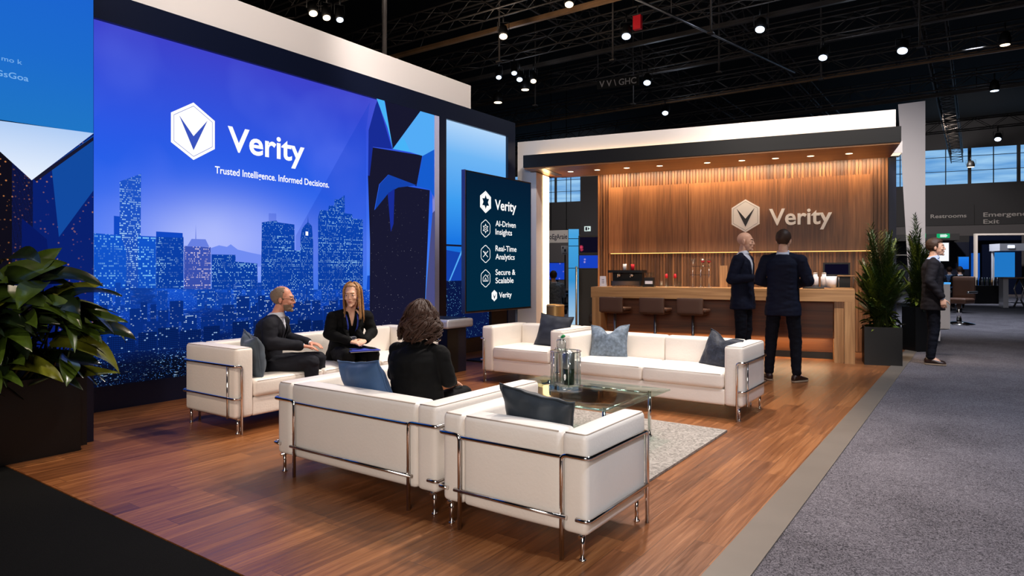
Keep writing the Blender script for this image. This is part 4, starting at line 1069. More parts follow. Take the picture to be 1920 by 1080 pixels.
def palm(label, loc, rz, bw, bd, bh, H, spread, seed, nf, light=.3):
    r = random.Random(seed)
    t = thing('potted_palm', label, 'potted palm', loc, rz, None)
    q = MB().m('planter'); q.box((-bw/2, -bd/2, 0), (bw/2, bd/2, bh-.05))
    for a, b in (((-bw/2, -bd/2, bh-.05), (bw/2, -bd/2+.02, bh)), ((-bw/2, bd/2-.02, bh-.05), (bw/2, bd/2, bh)), ((-bw/2, -bd/2+.02, bh-.05), (-bw/2+.02, bd/2-.02, bh)), ((bw/2-.02, -bd/2+.02, bh-.05), (bw/2, bd/2-.02, bh))): q.box(a, b)
    q.build('planter_box', t)
    MB().m('soil').box((-bw/2+.02, -bd/2+.02, bh-.049), (bw/2-.02, bd/2-.02, bh-.015)).build('soil', t)
    q = MB(); st = MB().m('stem')
    for i in range(nf):
        a = r.uniform(0, 2*PI); out = r.uniform(.05, 1.)**.7*spread; top = bh+(H-bh)*(1-.75*(out/spread)**1.4)*r.uniform(.55, 1.)
        base = V((r.uniform(-.1, .1), r.uniform(-.1, .1), bh-.03)); tip = V((math.cos(a)*out, math.sin(a)*out, top)); mid = (base+tip)/2+V((-math.cos(a)*out*.22, -math.sin(a)*out*.22, .12*(top-bh)))
        n = 22; pts = []
        for k in range(n+1):
            u = k/n; pts.append(base*(1-u)**2+mid*2*u*(1-u)+tip*u*u)
        st.tube(pts[::3]+[pts[-1]], [.007-.0008*k for k in range(len(pts[::3])+1)], 5)
        q.m('palmlight' if r.random() < light else 'palm')
        for k in range(5, n+1):
            d = (pts[k]-pts[k-1]).normalized(); sd = d.cross(V((0,0,1))); sd = sd.normalized() if sd.length > .05 else V((math.cos(a+PI/2), math.sin(a+PI/2), 0))
            for sg in (-1, 1):
                L = (.20*math.sin(PI*(k-3)/(n-1))**.6+.05)*r.uniform(.8, 1.2); dd = (d*.85+sd*sg*.75+V((0,0,r.uniform(-.1, .35)))).normalized()
                p0 = pts[k]; p1 = p0+dd*L*.5; p2 = p0+dd*L+V((0,0,-.25*L)); w = dd.cross(V((0,0,1))).normalized()*.0085
                v = [q._v(p0-w*.5), q._v(p0+w*.5), q._v(p1+w), q._v(p1-w), q._v(p2)]
                q._f([v[0], v[1], v[2], v[3]]); q._f([v[3], v[2], v[4]])
    u = MB()
    for i in range(90):
        a = r.uniform(0, 2*PI); o_ = r.uniform(.05, .2); u.m(r.choice(['palmlight', 'leafdark', 'leaf', 'leafdark']))
        leaf(u, (math.cos(a)*o_*bw*2, math.sin(a)*o_*bd*2, bh-.02+r.uniform(0, .22)), (math.cos(a), math.sin(a), r.uniform(-.2, .9)), (0,0,1), r.uniform(.08, .17), r.uniform(.012, .028), r.uniform(.4, 1.4), .25, 6, r.uniform(-.8, .8))
    u.build('underplanting', t, False)
    st.build('stems', t, False); q.build('foliage', t, False); return t
c_, s_ = math.cos(BARA), math.sin(BARA)
def B2W(x, y, z=0): return (BARP[0]+c_*x-s_*y, BARP[1]+s_*x+c_*y, z)
palm('tall feathery palm in a black planter at the right end of the bar', B2W(.36, .22), BARA, .48, .42, .55, 2.34, .37, 3, 115, .35)
palm('feathery palm in a narrow black planter in front of the white column', B2W(1.10, 2.30), BARA+.5, .34, .34, .75, 2.45, .29, 8, 72, .35)
# ------------------------------------------------------------------ people
def hand(q, wrist, fd, pn, thumb, curl=.5, s=1.):
    """palm, four unequal bent fingers and a thumb leaving the side of the palm"""
    fd = V(fd).normalized(); pn = V(pn); pn = (pn-fd*pn.dot(fd)).normalized(); lat = fd.cross(pn).normalized()
    if lat.dot(V(thumb)) < 0: lat = -lat          # lat points to the thumb side
    w = V(wrist)
    secs = [(w-fd*.02, .026*s, .019*s, lat, pn), (w+fd*.015*s, .029*s, .018*s, lat, pn), (w+fd*.05*s, .039*s, .0155*s, lat, pn), (w+fd*.088*s, .040*s, .0125*s, lat, pn), (w+fd*.098*s, .034*s, .009*s, lat, pn)]
    q.loft(secs, 14, 2.2)
    def rot(v, a): return (v*math.cos(a)+pn*math.sin(a)).normalized()
    for k, (off, L) in enumerate(((.030, .070), (.0105, .079), (-.0095, .073), (-.0285, .056))):
        p = w+fd*(.088-.004*abs(k-1))*s+lat*off*s; d = fd+lat*off*1.6; d.normalize(); r = .0088*s
        for j, fr in enumerate((.45, .32, .27)):
            d2 = (d*math.cos(curl*(.5, .75, .6)[j])+pn*math.sin(curl*(.5, .75, .6)[j])).normalized()
            e = p+d2*L*fr*s; q.capsule(p, e, r, r*.9, 8); p, d, r = e, d2, r*.9
    p = w+fd*.028*s+lat*.026*s; d = (fd*.62+lat*.72+pn*.32).normalized()
    for j, (L, r) in enumerate(((.042, .0125), (.032, .0105), (.026, .0092))):
        e = p+d*L*s; q.capsule(p, e, r*s, r*.9*s, 8); p = e; d = (d*.8+fd*.45+pn*.25*curl).normalized()

def head_shape(q, c, R, fem=False, ears=True):
    T = lambda x, y, z: V(c)+R@V((x, y, z))
    E = lambda p, r, rt=None: q.ell(T(*p), r, R if rt is None else R@rt, 18, 12)
    E((0, -.014, .036), (.076, .096, .088)); E((0, .03, .0), (.066, .070, .085))
    E((0, .040, -.045), (.055 if fem else .060, .056, .062)); E((0, .055, -.088), (.038 if fem else .046, .040, .030))
    E((0, .088, -.106), (.020, .018, .016))
    E((0, .083, .030), (.048, .018, .012))
    for s in (-1, 1):
        E((s*.038, .072, -.028), (.022, .022, .020)); E((s*.031, .088, .004), (.017, .009, .010))
        if ears:
            E((s*.079, -.006, -.008), (.008, .020, .033), Matrix.Rotation(s*-.25, 3, 'Z')); E((s*.081, -.002, -.030), (.007, .011, .012))
        E((s*.010, .099, -.034), (.0075, .010, .007))
    q.capsule(T(0, .092, .020), T(0, .110 if fem else .113, -.029), .0065, .0085 if fem else .0105, 10)
    if fem: E((0, .044, -.030), (.058, .050, .074))
    E((0, .096, -.058), (.024, .012, .007)); E((0, .095, -.068), (.020, .012, .007)); E((0, .082, -.062), (.034, .020, .024))

def spine_frame(J):
    P, C = V(J['pelvis']), V(J['chest']); U = (C-P).normalized(); X = (V(J['sh_r'])-V(J['sh_l'])).normalized(); Fw = U.cross(X).normalized(); X = Fw.cross(U)
    mid = (P+C)/2+Fw*J.get('arch', -.01)
    def at(h):
        if h <= 0: return P+U*h*(C-P).length
        if h >= 1: return C+U*(h-1)*(C-P).length
        return P*(1-h)**2+mid*2*h*(1-h)+C*h*h
    return at, X, Fw, U, (C-P).length
def torso(q, J, secs, k=1., add=0.):
    at, X, Fw, U, L = spine_frame(J)
    q.loft([(at(h), (rx+add)*k, (ry+add)*k, X, Fw) for h, rx, ry in secs], 24, 2.35)
MALE = [(-.16, .150, .105), (0, .160, .112), (.3, .150, .104), (.55, .158, .110), (.78, .170, .112), (.88, .150, .098), (.97, .10, .078), (1.05, .066, .062), (1.1, .058, .056)]
FEM = [(-.16, .160, .110), (0, .165, .115), (.3, .135, .098), (.55, .140, .108), (.72, .148, .118), (.86, .135, .095), (.96, .085, .072), (1.04, .052, .052), (1.09, .05, .05)]

def shoe(q, ankle, fd, s=1.):
    a = V(ankle); fd = V((fd[0], fd[1], 0)).normalized(); sd = V((fd.y, -fd.x, 0)); g = V((a.x, a.y, a.z-.085))
    q.m('shoe'); up = V((0,0,1))
    secs = []
    for t, w, h, z in ((-.075, .022, .022, .036), (-.055, .036, .040, .046), (0, .040, .046, .052), (.06, .043, .034, .042), (.12, .048, .024, .032), (.165, .042, .019, .027), (.195, .022, .012, .022)):
        secs.append((g+fd*t*s+up*z, w*s, h*s, sd, up))
    q.loft(secs, 16, 2.4)
    q.capsule(a+up*-.02, a+up*.05, .042, .04, 12)
    q.m('sole'); v = []
    out = [(-.078, .02), (-.06, .036), (0, .041), (.06, .044), (.12, .05), (.165, .043), (.198, .02)]
    pts = [g+fd*t*s+sd*w*s for t, w in out]+[g+fd*t*s-sd*w*s for t, w in reversed(out)]
    q.prism([p+up*.001 for p in pts], (0, 0, .017))

def soften(b):
    """even out the cut edge of a neckline"""
    bv = {}
    for e in b.edges:
        if len(e.link_faces) == 1:
            for v, w in ((e.verts[0], e.verts[1]), (e.verts[1], e.verts[0])): bv.setdefault(v, []).append(w)
    for _ in range(8):
        new = {v: (v.co*.5+(ws[0].co+ws[1].co)*.25) for v, ws in bv.items() if len(ws) == 2}
        for v, c in new.items(): v.co = c
def person(label, loc, rz, J, scale=1., fem=False, skin='skin', jacket='suitnavy', shirt='shirt', trousers='trousers', hair=None, beard=None, vopen=.36, vk=.17, hem=-.30, vox=.0055,
           lapel=True, collar=True, cuffs=True, curl=.5, group=None, shirt_v=None, detail=True, jpad=.020, hairfn=None, sleeve=1.):
    t = thing('person', label, 'person', loc, rz, group, scale)
    base = FEM if fem else MALE
    at, X, Fw, U, L = spine_frame(J)
    hs = .95 if fem else 1.
    hc = V(J['head']); yaw, pitch, roll = J.get('look', (0, 0, 0))
    R = Matrix.Rotation(yaw, 3, 'Z') @ Matrix.Rotation(pitch, 3, 'X') @ Matrix.Rotation(roll, 3, 'Y')
    asc = .88 if fem else 1.
    # body
    q = MB().m(skin); head_shape(q, hc, R, fem)
    q.capsule(at(1.0)+U*-.02, hc+R@V((0, -.022, -.075)), .060*asc, .050*asc, 16)
    torso(q, J, base)
    for s in ('r', 'l'):
        sh, el, wr = V(J['sh_'+s]), V(J['el_'+s]), V(J['wr_'+s])
        q.capsule(at(1.0)+X*(.035 if s == 'r' else -.035), sh, .034, .044)
        q.capsule(sh, el, .050*asc, .040*asc); q.capsule(el, wr, .040*asc, .026*asc)
        fd, pn, th, cu = J.get('hand_'+s, ((wr-el), (0, 0, -1), (0, 1, 0), curl))
        hand(q, wr, fd, pn, th, cu, .95*asc)
        hp, kn, an = V(J['hip_'+s]), V(J['knee_'+s]), V(J['ank_'+s])
        q.capsule(hp, kn, .080, .055); q.capsule(kn, an, .052, .036); q.capsule(an, an+V((J.get('toe_'+s, (0,1,0))))*.1-V((0,0,.045)), .034, .026)
    Ri = R.transposed()
    def paint(me):
        for p in me.polygons:
            c = Ri@(V(p.center)-hc)
            if c.y > .05 and abs(c.x) < .06 and abs(c.z) < .13:
                if abs(c.x) < (.017 if fem else .021) and -.071 < c.z < -.055 and c.y > .09: p.material_index = 1
                elif .012 < abs(c.x) < .050 and .022+.12*abs(abs(c.x)-.028)*-.5 < c.z < (.029 if fem else .034) and c.y > .072: p.material_index = 2
                elif beard and (c.z < -.048-.0*abs(c.x)) and c.y > .02: p.material_index = 3
            elif beard and c.z < -.05 and c.y > .02 and c.z > -.135: p.material_index = 3
    fuse(q, 'body', vox if detail else .011, 3, t, post=paint, mats=[skin, 'lip', ('hairblonde' if fem else 'brow') if not beard else beard, beard or skin])
    if detail:
        q = MB()
        for s in (-1, 1):
            q.m('eye'); q.ell(hc+R@V((s*.031, .0900, .004)), (.0125, .0075, .0056), R, 12, 8)
            q.m('iris'); q.ell(hc+R@V((s*.031, .0945, .004)), (.0060, .0040, .0054), R, 10, 8); q.tube([hc+R@V((s*(.031+.0135*math.cos(k*PI/6)), .0960-.004*abs(math.cos(k*PI/6)), .004+.0062*math.sin(k*PI/6))) for k in range(7)], .0013, 5)
        q.build('eyes', t)
    # trousers
    q = MB().m(trousers)
    torso(q, J, [(-.18, base[0][1]+.004, base[0][2]+.004), (0, base[1][1]+.012, base[1][2]+.012), (.22, base[2][1]+.01, base[2][2]+.01)])
    for s in ('r', 'l'):
        hp, kn, an = V(J['hip_'+s]), V(J['knee_'+s]), V(J['ank_'+s])
        q.capsule(hp, kn, .09 if not fem else .092, .072, 16); q.capsule(kn, an+(kn-an).normalized()*.02, .071, .054, 16)
    fuse(q, 'trousers', .009, 5, t, .006, 11.)
    # shirt
    q = MB().m(shirt); torso(q, J, base[:-1], 1., .009)
    def cutshirt(me):
        if shirt_v is None: return
        b = bmesh.new(); b.from_mesh(me); kill = []
        for f in b.faces:
            c = f.calc_center_median(); r = c-at(0); h = r.dot(U)/L; x = (c-at(max(0,min(1,h)))).dot(X); y = (c-at(max(0,min(1,h)))).dot(Fw)
            if y > 0 and h > shirt_v and abs(x) < .15*(h-shirt_v)*L*1.6+.004: kill.append(f)
        bmesh.ops.delete(b, geom=kill, context='FACES'); soften(b); b.to_mesh(me); b.free()
    if collar:
        n0 = at(1.03); ax = (U*.9+Fw*-.25).normalized(); a0, a1 = q.frame_of(ax)
        for rr, dz, tk in ((.066, .0, .012), (.063, .016, .011), (.061, .032, .010)):
            q.tube([n0+ax*dz+Fw*.012+a0*rr*asc*math.cos(k*PI/14)+a1*rr*asc*1.05*math.sin(k*PI/14) for k in range(28)], tk, 8, closed=True)
    if cuffs:
        for s in ('r', 'l'):
            wr, el = V(J['wr_'+s]), V(J['el_'+s]); d = (wr-el).normalized(); q.capsule(wr-d*.06, wr-d*.012, .037*asc, .035*asc)
    fuse(q, 'shirt', .006, 3, t, post=cutshirt)
    # jacket
    q = MB().m(jacket)
    js = [(hem, base[1][1]+.040, base[1][2]+.034), (hem*.5, base[1][1]+.036, base[1][2]+.030)]+[(h, rx+jpad, ry+jpad) for h, rx, ry in base[1:-3]]+[(.95, base[-3][1]+.014, base[-3][2]+.014), (1.02, base[-2][1]+.010, base[-2][2]+.012)]
    torso(q, J, js)
    for s in ('r', 'l'):
        sh, el, wr = V(J['sh_'+s]), V(J['el_'+s]), V(J['wr_'+s]); d = (wr-el).normalized()
        q.ell(sh, (.075*asc,)*3); q.capsule(sh, el, .071*asc*sleeve, .060*asc*sleeve, 16); q.capsule(el, wr-d*.03, .060*asc*sleeve, .044*asc, 16)
        q.capsule(at(.93), sh, .070*asc, .068*asc, 14); q.capsule(at(1.0)+X*(.045 if s == 'r' else -.045), sh+U*.015, .042*asc, .052*asc, 14)
    bvh = [None]
    def cutjacket(me):
        bvh[0] = BVHTree.FromPolygons([v.co.copy() for v in me.vertices], [tuple(p.vertices) for p in me.polygons])
        if vopen is None: return
        b = bmesh.new(); b.from_mesh(me); kill = []
        for f in b.faces:
            c = f.calc_center_median(); r = c-at(0); h = r.dot(U)/L; o = at(max(0, min(1, h))); x = (c-o).dot(X); y = (c-o).dot(Fw)
            if y > .03 and h > vopen and abs(x) < vk*(h-vopen)*L*1.7 and abs(x) < .085: kill.append(f)
            elif h > 1.02 and math.hypot(x, y) < .075: kill.append(f)
        bmesh.ops.delete(b, geom=kill, context='FACES'); soften(b); b.to_mesh(me); b.free()
    jo = fuse(q, 'jacket', .007, 5, t, .0075, 8., post=cutjacket)
    if vopen is not None:
        md = jo.modifiers.new('thickness', 'SOLIDIFY'); md.thickness = .006; md.offset = 1
    def front(h, x):
        o = at(h)+X*x; hit = bvh[0].ray_cast(o+Fw*.6, -Fw)
        return hit[0] if hit[0] is not None else o+Fw*.13
    if lapel and vopen is not None:
        q = MB().m(jacket)
        for sg in (-1, 1):
            A = []; N = 10
            for i in range(N+1):
                h = vopen+(1.0-vopen)*i/N; xe = min(.085, vk*(h-vopen)*L*1.7); wd = .052*math.sin(PI*min(1, .12+.8*i/N))
                p0 = front(h, sg*(xe-.004))+Fw*.008; p1 = front(h, sg*(xe+wd))+Fw*.011; A.append((q._v(p0), q._v(p1)))
            for a, b in zip(A, A[1:]): q._f([a[0], a[1], b[1], b[0]], True)
        lo = q.build('lapels', t); md = lo.modifiers.new('thickness', 'SOLIDIFY'); md.thickness = .004
    # shoes
    for s in ('r', 'l'):
        q = MB(); shoe(q, J['ank_'+s], J.get('toe_'+s, (0, 1, 0)), .95*asc); q.build('shoe', t)
    if hairfn: hairfn(t, hc, R)
    return t, front, (at, X, Fw, U, L)

def cap_hair(mat, keep, puff=1.06, rough=.004, name='hair', thick=.008):
    def f(t, hc, R):
        q = MB().m(mat); nu, nv = 44, 30; rings = []
        for i in range(nv+1):
            th = PI*i/nv; row = []
            for k in range(nu):
                ph = 2*PI*k/nu; p = V((.079*math.sin(th)*math.cos(ph), .100*math.sin(th)*math.sin(ph), .091*math.cos(th)))*puff+V((0, -.014, .036))
                p += p.normalized()*rough*(noise.noise(p*70)+noise.noise(p*180)); row.append(p)
            rings.append(row)
        vs = {}
        def gv(i, k):
            if (i, k) not in vs: vs[(i, k)] = q._v(hc+R@rings[i][k])
            return vs[(i, k)]
        for i in range(nv):
            for k in range(nu):
                c = (rings[i][k]+rings[i+1][(k+1) % nu])/2
                if keep(c): q._f([gv(i, k), gv(i, (k+1) % nu), gv(i+1, (k+1) % nu), gv(i+1, k)], True)
        bmesh.ops.remove_doubles(q.bm, verts=q.bm.verts[:], dist=1e-5)
        o = q.build(name, t); md = o.modifiers.new('thickness', 'SOLIDIFY'); md.thickness = thick; md.offset = -.4
        return o
    return f
def short_hair(c):
    line = .045 if abs(c.x) < .05 else .03
    return c.z > -.055+.5*max(0, c.y) and not (c.y > line and c.z < .072+.25*(c.y-.05)) and not (c.y > -.03 and c.z < .0 and abs(c.x) > .05)
def bald_fringe(c): return short_hair(c) and not (c.z > .112-.4*max(0, -c.y) and abs(c.x) < .05) and not (c.y > .012+.25*abs(c.x) and c.z > .04) and not (c.y > .02)
def lock_hair(mat, n, length, wave, flare, part, seed, capkeep, r0=.007, front_len=None, clump=8, fr_=.06):
    def f(t, hc, R):
        r = random.Random(seed); cap_hair(mat, capkeep, 1.035, .002, thick=.004)(t, hc, R)
        q = MB().m(mat)
        for i in range(n):
            if i % clump == 0: ca, cth, cph, ck, cl = r.uniform(-fr_, 1+fr_)*PI+PI, r.uniform(.12, 1.5), r.uniform(0, 6.28), r.uniform(.8, 1.25), r.uniform(.78, 1.05)
            a = (ca+r.gauss(0, .05)); x, y = math.cos(a), math.sin(a)
            th0 = max(.08, cth+r.gauss(0, .06)); L = length*cl*r.uniform(.94, 1.05)
            fl = flare*(1 if y < 0 else .2)
            if y > -.15 and front_len: L = front_len*r.uniform(.9, 1.05)
            pts = []; ph = cph+r.gauss(0, .18); k1 = ck; lay = r.uniform(.0, 1.)
            for k in range(7):
                th = th0+(1.72-th0)*k/6
                pts.append(V(((.083+.012*lay+fl*.5*th)*x*math.sin(th), (.104+.012*lay+fl*.5*th)*y*math.sin(th)-.014, .036+(.095+.012*lay+flare*.3)*math.cos(th))))
            e = pts[-1].copy(); N = 12
            for k in range(1, N+1):
                u = k/N; o_ = fl*math.sin(u*2.4)*.6
                pts.append(V((e.x+x*o_, e.y+y*o_, e.z-u*L)))
            n_ = len(pts)-1
            for k in range(n_+1):
                u = k/n_; w_ = wave*u**.6
                pts[k] += V((w_*math.sin(ph+u*13*k1)*abs(y)+w_*.7*math.cos(ph+u*11*k1)*x, w_*math.cos(ph+u*12*k1)*abs(x)+w_*.7*math.sin(ph+u*10)*y, w_*.5*math.sin(ph*2+u*12)))
            q.tube([hc+R@g for g in pts], [r0*(1-.25*k/n_)*(1 if k < n_ else .3) for k in range(n_+1)], 5, False)
        q.build('hair_locks', t, False)
    return f

def stand(arms, sc=1., feet=.11, toe=.25):
    J = dict(pelvis=(0, 0, .97), chest=(0, 0, 1.49), head=(0, .035, 1.672), sh_r=(.19, 0, 1.425), sh_l=(-.19, 0, 1.425),
             hip_r=(.095, 0, .93), hip_l=(-.095, 0, .93), knee_r=(.02+feet*.85, .015, .51), knee_l=(-.02-feet*.85, .015, .51), ank_r=(.02+feet, -.03, .09), ank_l=(-.02-feet, -.03, .09),
             toe_r=(math.sin(toe), math.cos(toe), 0), toe_l=(-math.sin(toe), math.cos(toe), 0))
    J.update(arms); return J
def sit(arms, lean=.06, top=1.02, pz=.56, hx=.0, headf=.07, kn=.13, seat_drop=.0, footy=.44):
    J = dict(pelvis=(0, 0, pz), chest=(0, lean, top), head=(0, lean+headf, top+.178), sh_r=(.185, lean, top-.062), sh_l=(-.185, lean, top-.062), arch=-.04,
             hip_r=(.095, .02, pz-.03), hip_l=(-.095, .02, pz-.03), knee_r=(kn, .46, pz-.0), knee_l=(-kn, .46, pz-.0), ank_r=(kn, footy, .09), ank_l=(-kn, footy, .09))
    J.update(arms); return J
rz = math.radians
# bald man at the bar, half turned to the right
person('bald person in navy suit and open white shirt, standing at the bar', (-2.646, 9.277, 0), rz(-92), stand(dict(
    el_r=(.27, -.06, 1.18), wr_r=(.15, .20, 1.20), el_l=(-.26, -.02, 1.18), wr_l=(-.07, .23, 1.16), look=(.12, -.05, 0),
    hand_r=((-.35, 1, .1), (-.8, 0, -.5), (0, 0, 1), .9), hand_l=((.3, 1, .1), (.8, 0, -.2), (0, 0, 1), .9))), 1.055, vk=.20, trousers='trousers', hem=-.34)
# man from behind
person('person in dark navy suit seen from behind beside the bald person', (-1.955, 8.57, 0), rz(3), stand(dict(
    el_r=(.275, .02, 1.19), wr_r=(.12, .24, 1.14), el_l=(-.275, .02, 1.19), wr_l=(-.12, .24, 1.14), look=(-.05, -.1, 0)), feet=.135, toe=.5), 1.04,
    hairfn=cap_hair('hairbrown', short_hair), hem=-.36)
# man at the right
person('person in dark suit standing in profile on the grey carpet', (-.52, 11.35, 0), rz(-84), stand(dict(
    el_r=(.255, -.05, 1.19), wr_r=(.235, .10, .95), el_l=(-.255, -.05, 1.19), wr_l=(-.235, .08, .95), look=(-.05, 0, 0),
    hand_r=((0, .15, -1), (-1, 0, 0), (0, 1, 0), .6), hand_l=((0, .15, -1), (1, 0, 0), (0, 1, 0), .6)), feet=.06, toe=.12), 1.02,
    jacket='suitbrown', shirt='shirtblue', hairfn=cap_hair('hairbrown', short_hair, 1.09, .005), hem=-.36)
# grey haired man on the long sofa
def grey_hair(t, hc, R):
    cap_hair('hairgrey', bald_fringe, 1.045, .003)(t, hc, R)
    q = MB().m('black')
    T = lambda p: hc+R@V(p)
    for s in (-1, 1):
        q.tube([T((s*(.033+.022*math.cos(k*PI/8)), .112-.006*abs(math.cos(k*PI/8)), .002+.016*math.sin(k*PI/8))) for k in range(16)], .0014, 5, closed=True)
        q.tube([T((s*.055, .104, .006)), T((s*.078, .06, .008)), T((s*.084, -.005, .008))], .0016, 5)
    q.tube([T((-.011, .112, .004)), T((.011, .112, .004))], .0014, 5); q.build('glasses', t)
person('grey haired bearded person in charcoal suit seated on the long sofa', (-5.38, 3.66, 0.0), rz(-52), sit(dict(
    el_r=(.245, .10, .74), wr_r=(.13, .37, .70), el_l=(-.25, .10, .74), wr_l=(-.13, .37, .70), look=(.04, -.05, 0),
    hand_r=((-.25, 1, -.15), (0, 0, -1), (-1, 0, 0), .45), hand_l=((.25, 1, -.15), (0, 0, -1), (1, 0, 0), .45)), .08, .96, .545), .965,
    skin='skinred', jacket='suitgrey', trousers='suitgrey', shirt='shirt', beard='hairgrey', hairfn=grey_hair, hem=-.2, vk=.13)
# blonde woman
tb, fr, sf = person('blonde person in black blazer with blue lanyard seated on the long sofa', (-5.33, 4.55, 0.0), rz(-112), sit(dict(
    el_r=(.235, .16, .76), wr_r=(.075, .38, .69), el_l=(-.235, .16, .76), wr_l=(-.075, .38, .69), look=(-.62, -.05, .04),
    hand_r=((-.75, .7, -.05), (-.3, -.2, -.8), (0, .3, 1), .8), hand_l=((.75, .75, .0), (.3, -.4, -.6), (0, .3, 1), .8)), .13, .985, .56, headf=.075), .96, fem=True,
    jacket='blackcloth', shirt='blackcloth', trousers='blackcloth', collar=False, cuffs=False, hem=-.25, vopen=.3, vk=.17, shirt_v=.72, jpad=.026,
    hairfn=lock_hair('hairblonde', 420, .30, .006, .010, 0, 5, lambda c: c.z > -.03+.5*max(0, c.y) and not (c.y > .045 and c.z < .098), .0034, .27, 10, .17))
q = MB().m('lanyard')
for sg in (-1, 1):
    pts = [sf[0](1.02)+sf[1]*sg*.065-sf[2]*.02]+[fr(h, sg*(.062-.03*i/5))+sf[2]*.010 for i, h in enumerate((.98, .86, .74, .62, .54, .48))]
    A = [(q._v(p-sf[1]*.008), q._v(p+sf[1]*.008)) for p in pts]
    for a, b in zip(A, A[1:]): q._f([a[0], a[1], b[1], b[0]], True)
lo = q.build('lanyard', tb); md = lo.modifiers.new('thickness', 'SOLIDIFY'); md.thickness = .003
pc = fr(.40, 0)+sf[2]*.022
q = MB().m('card')
xa, ya = sf[1], sf[3]
q.prism([pc-xa*.052-ya*.045, pc+xa*.052-ya*.045, pc+xa*.052+ya*.035, pc-xa*.052+ya*.035], sf[2]*.003)
q.m('ink'); q.prism([pc-xa*.045+ya*.012+sf[2]*.0032, pc-xa*.005+ya*.012+sf[2]*.0032, pc-xa*.005+ya*.026+sf[2]*.0032, pc-xa*.045+ya*.026+sf[2]*.0032], sf[2]*.001)
q.prism([pc-xa*.012-ya*.04+sf[2]*.0032, pc+xa*.014-ya*.04+sf[2]*.0032, pc+xa*.014-ya*.016+sf[2]*.0032, pc-xa*.012-ya*.016+sf[2]*.0032], sf[2]*.001)
q.build('badge', tb)
# curly haired woman from behind
person('person with dark curly bob in black top seated with back to us', (-3.06, 3.22, .01), rz(10), sit(dict(
    el_r=(.235, .06, .70), wr_r=(.13, .30, .64), el_l=(-.235, .06, .70), wr_l=(-.13, .30, .64), look=(.15, -.08, 0)), .02, .955, .52, headf=.05, footy=.5), .90, fem=True,
    jacket='blackcloth', shirt='blackcloth', trousers='blackcloth', vopen=None, lapel=False, collar=False, cuffs=False, hem=-.16, jpad=.055, sleeve=1.15,
    hairfn=lock_hair('hairdark', 980, .17, .030, .046, 0, 9, lambda c: c.z > -.09+.5*max(0, c.y) and not (c.y > .05 and c.z < .085), .0044, .16, 14))
# folder on the blonde person's lap
nb = thing('folder', 'blue folder lying on the lap of the blonde person', 'folder', (-4.93, 4.42, .585), rz(-118))
q = MB().m('blueplastic'); q.rbox((0, 0, .0), (.15, .11, .006), .004); q.build('cover', nb)
q = MB().m('card'); q.box((-.14, -.1, -.012), (.14, .1, -.0065)); q.build('pages', nb)
# ------------------------------------------------------------------ background of the hall
def tv(name, label, cat, loc, rz, w, h, zc, mat, stand=True, t=.05):
    o = thing(name, label, cat, loc, rz)
    q = MB().m('black'); q.box((-w/2, 0, zc-h/2), (w/2, t, zc+h/2)); q.build('housing', o)
    q = MB().m(mat); q.poly([(-w/2+.02, -.003, zc-h/2+.02), (w/2-.02, -.003, zc-h/2+.02), (w/2-.02, -.003, zc+h/2-.02), (-w/2+.02, -.003, zc+h/2-.02)]); q.build('screen', o, False)
    if stand:
        q = MB().m('black'); q.box((-.04, t, 0.02), (.04, t+.04, zc)); q.build('post', o)
        q = MB().m('black'); q.box((-w*.35, -.2, 0), (w*.35, .25, .02)); q.build('base_plate', o)
    return o
GA = BARA
o = thing('screen_stand', 'black stand with two stacked screens left of the slatted wall', 'screen stand', (-6.73, 12.40, 0), GA+.25)
q = MB().m('black'); q.box((-.25, .0, 0), (.27, .10, 1.72)); q.build('cabinet', o)
q = MB().m('black'); q.box((-.25, -.06, 1.72), (.27, .05, 2.11)); h_ = q.build('upper_screen', o)
q = MB().m('s_tvdark'); q.poly([(-.22, -.063, 1.75), (.24, -.063, 1.75), (.24, -.063, 2.08), (-.22, -.063, 2.08)]); q.build('picture', h_, False)
q = MB().m('black'); q.box((-.25, -.06, 1.40), (.22, -.001, 1.705)); h_ = q.build('lower_screen', o)
q = MB().m('s_tv'); q.poly([(-.23, -.063, 1.42), (.2, -.063, 1.42), (.2, -.063, 1.69), (-.23, -.063, 1.69)]); q.build('picture', h_, False)
o = thing('banner_stand', 'tall light blue banner between the portal leg and the screen stand', 'banner', (-8.02, 13.93, 0), GA+.3)
q = MB().m('s_banner'); q.box((-.125, 0, .05), (.125, .02, 2.38)); q.build('print', o)
q = MB().m('blackmatte')
for z in (1.42, 1.96, 2.14): q.box((-.125, -.004, z), (.125, -.001, z+.015))
q.build('crossbar', o)
q = MB().m('brushed'); q.box((-.15, -.08, 0), (.15, .1, .05)); q.build('foot', o)
o = thing('post_stand', 'thin brushed metal post standing left of the bar counter', 'post', (-6.50, 11.40, 0))
q = MB().m('brushed'); q.cyl((0, 0, .015), (0, 0, 1.45), .022, 14); q.build('post', o); q = MB().m('brushed'); q.lathe([(0, .016), (.12, .014), (.13, 0), (0, 0)], (0,0,0), 24); q.build('base', o)
o = thing('dark_armchair', 'dark plum upholstered chair behind the left end of the bar counter', 'chair', (-6.17, 11.95, 0), .3)
q = MB().m('suitbrown'); q.rbox((0, 0, .40), (.27, .27, .09), .05); q.build('seat', o)
q = MB().m('suitbrown'); q.rbox((.0, .24, .62), (.27, .06, .30), .05); q.build('backrest', o)
for x in (-.2, .2):
    for y in (-.2, .2): MB().m('black').cyl((x, y, 0), (x, y, .32), .015, 8).build('leg', o)
tv('blue_screen', 'blue screen beyond the portal leg at the back left', 'screen', (-9.92, 16.25, 0), GA+.25, .48, .52, 1.35, 's_tv')
o = thing('hanging_sign', 'white board with scrambled dark lettering over the back left booths', 'sign', (-15.58, 25.72, 0), GA)
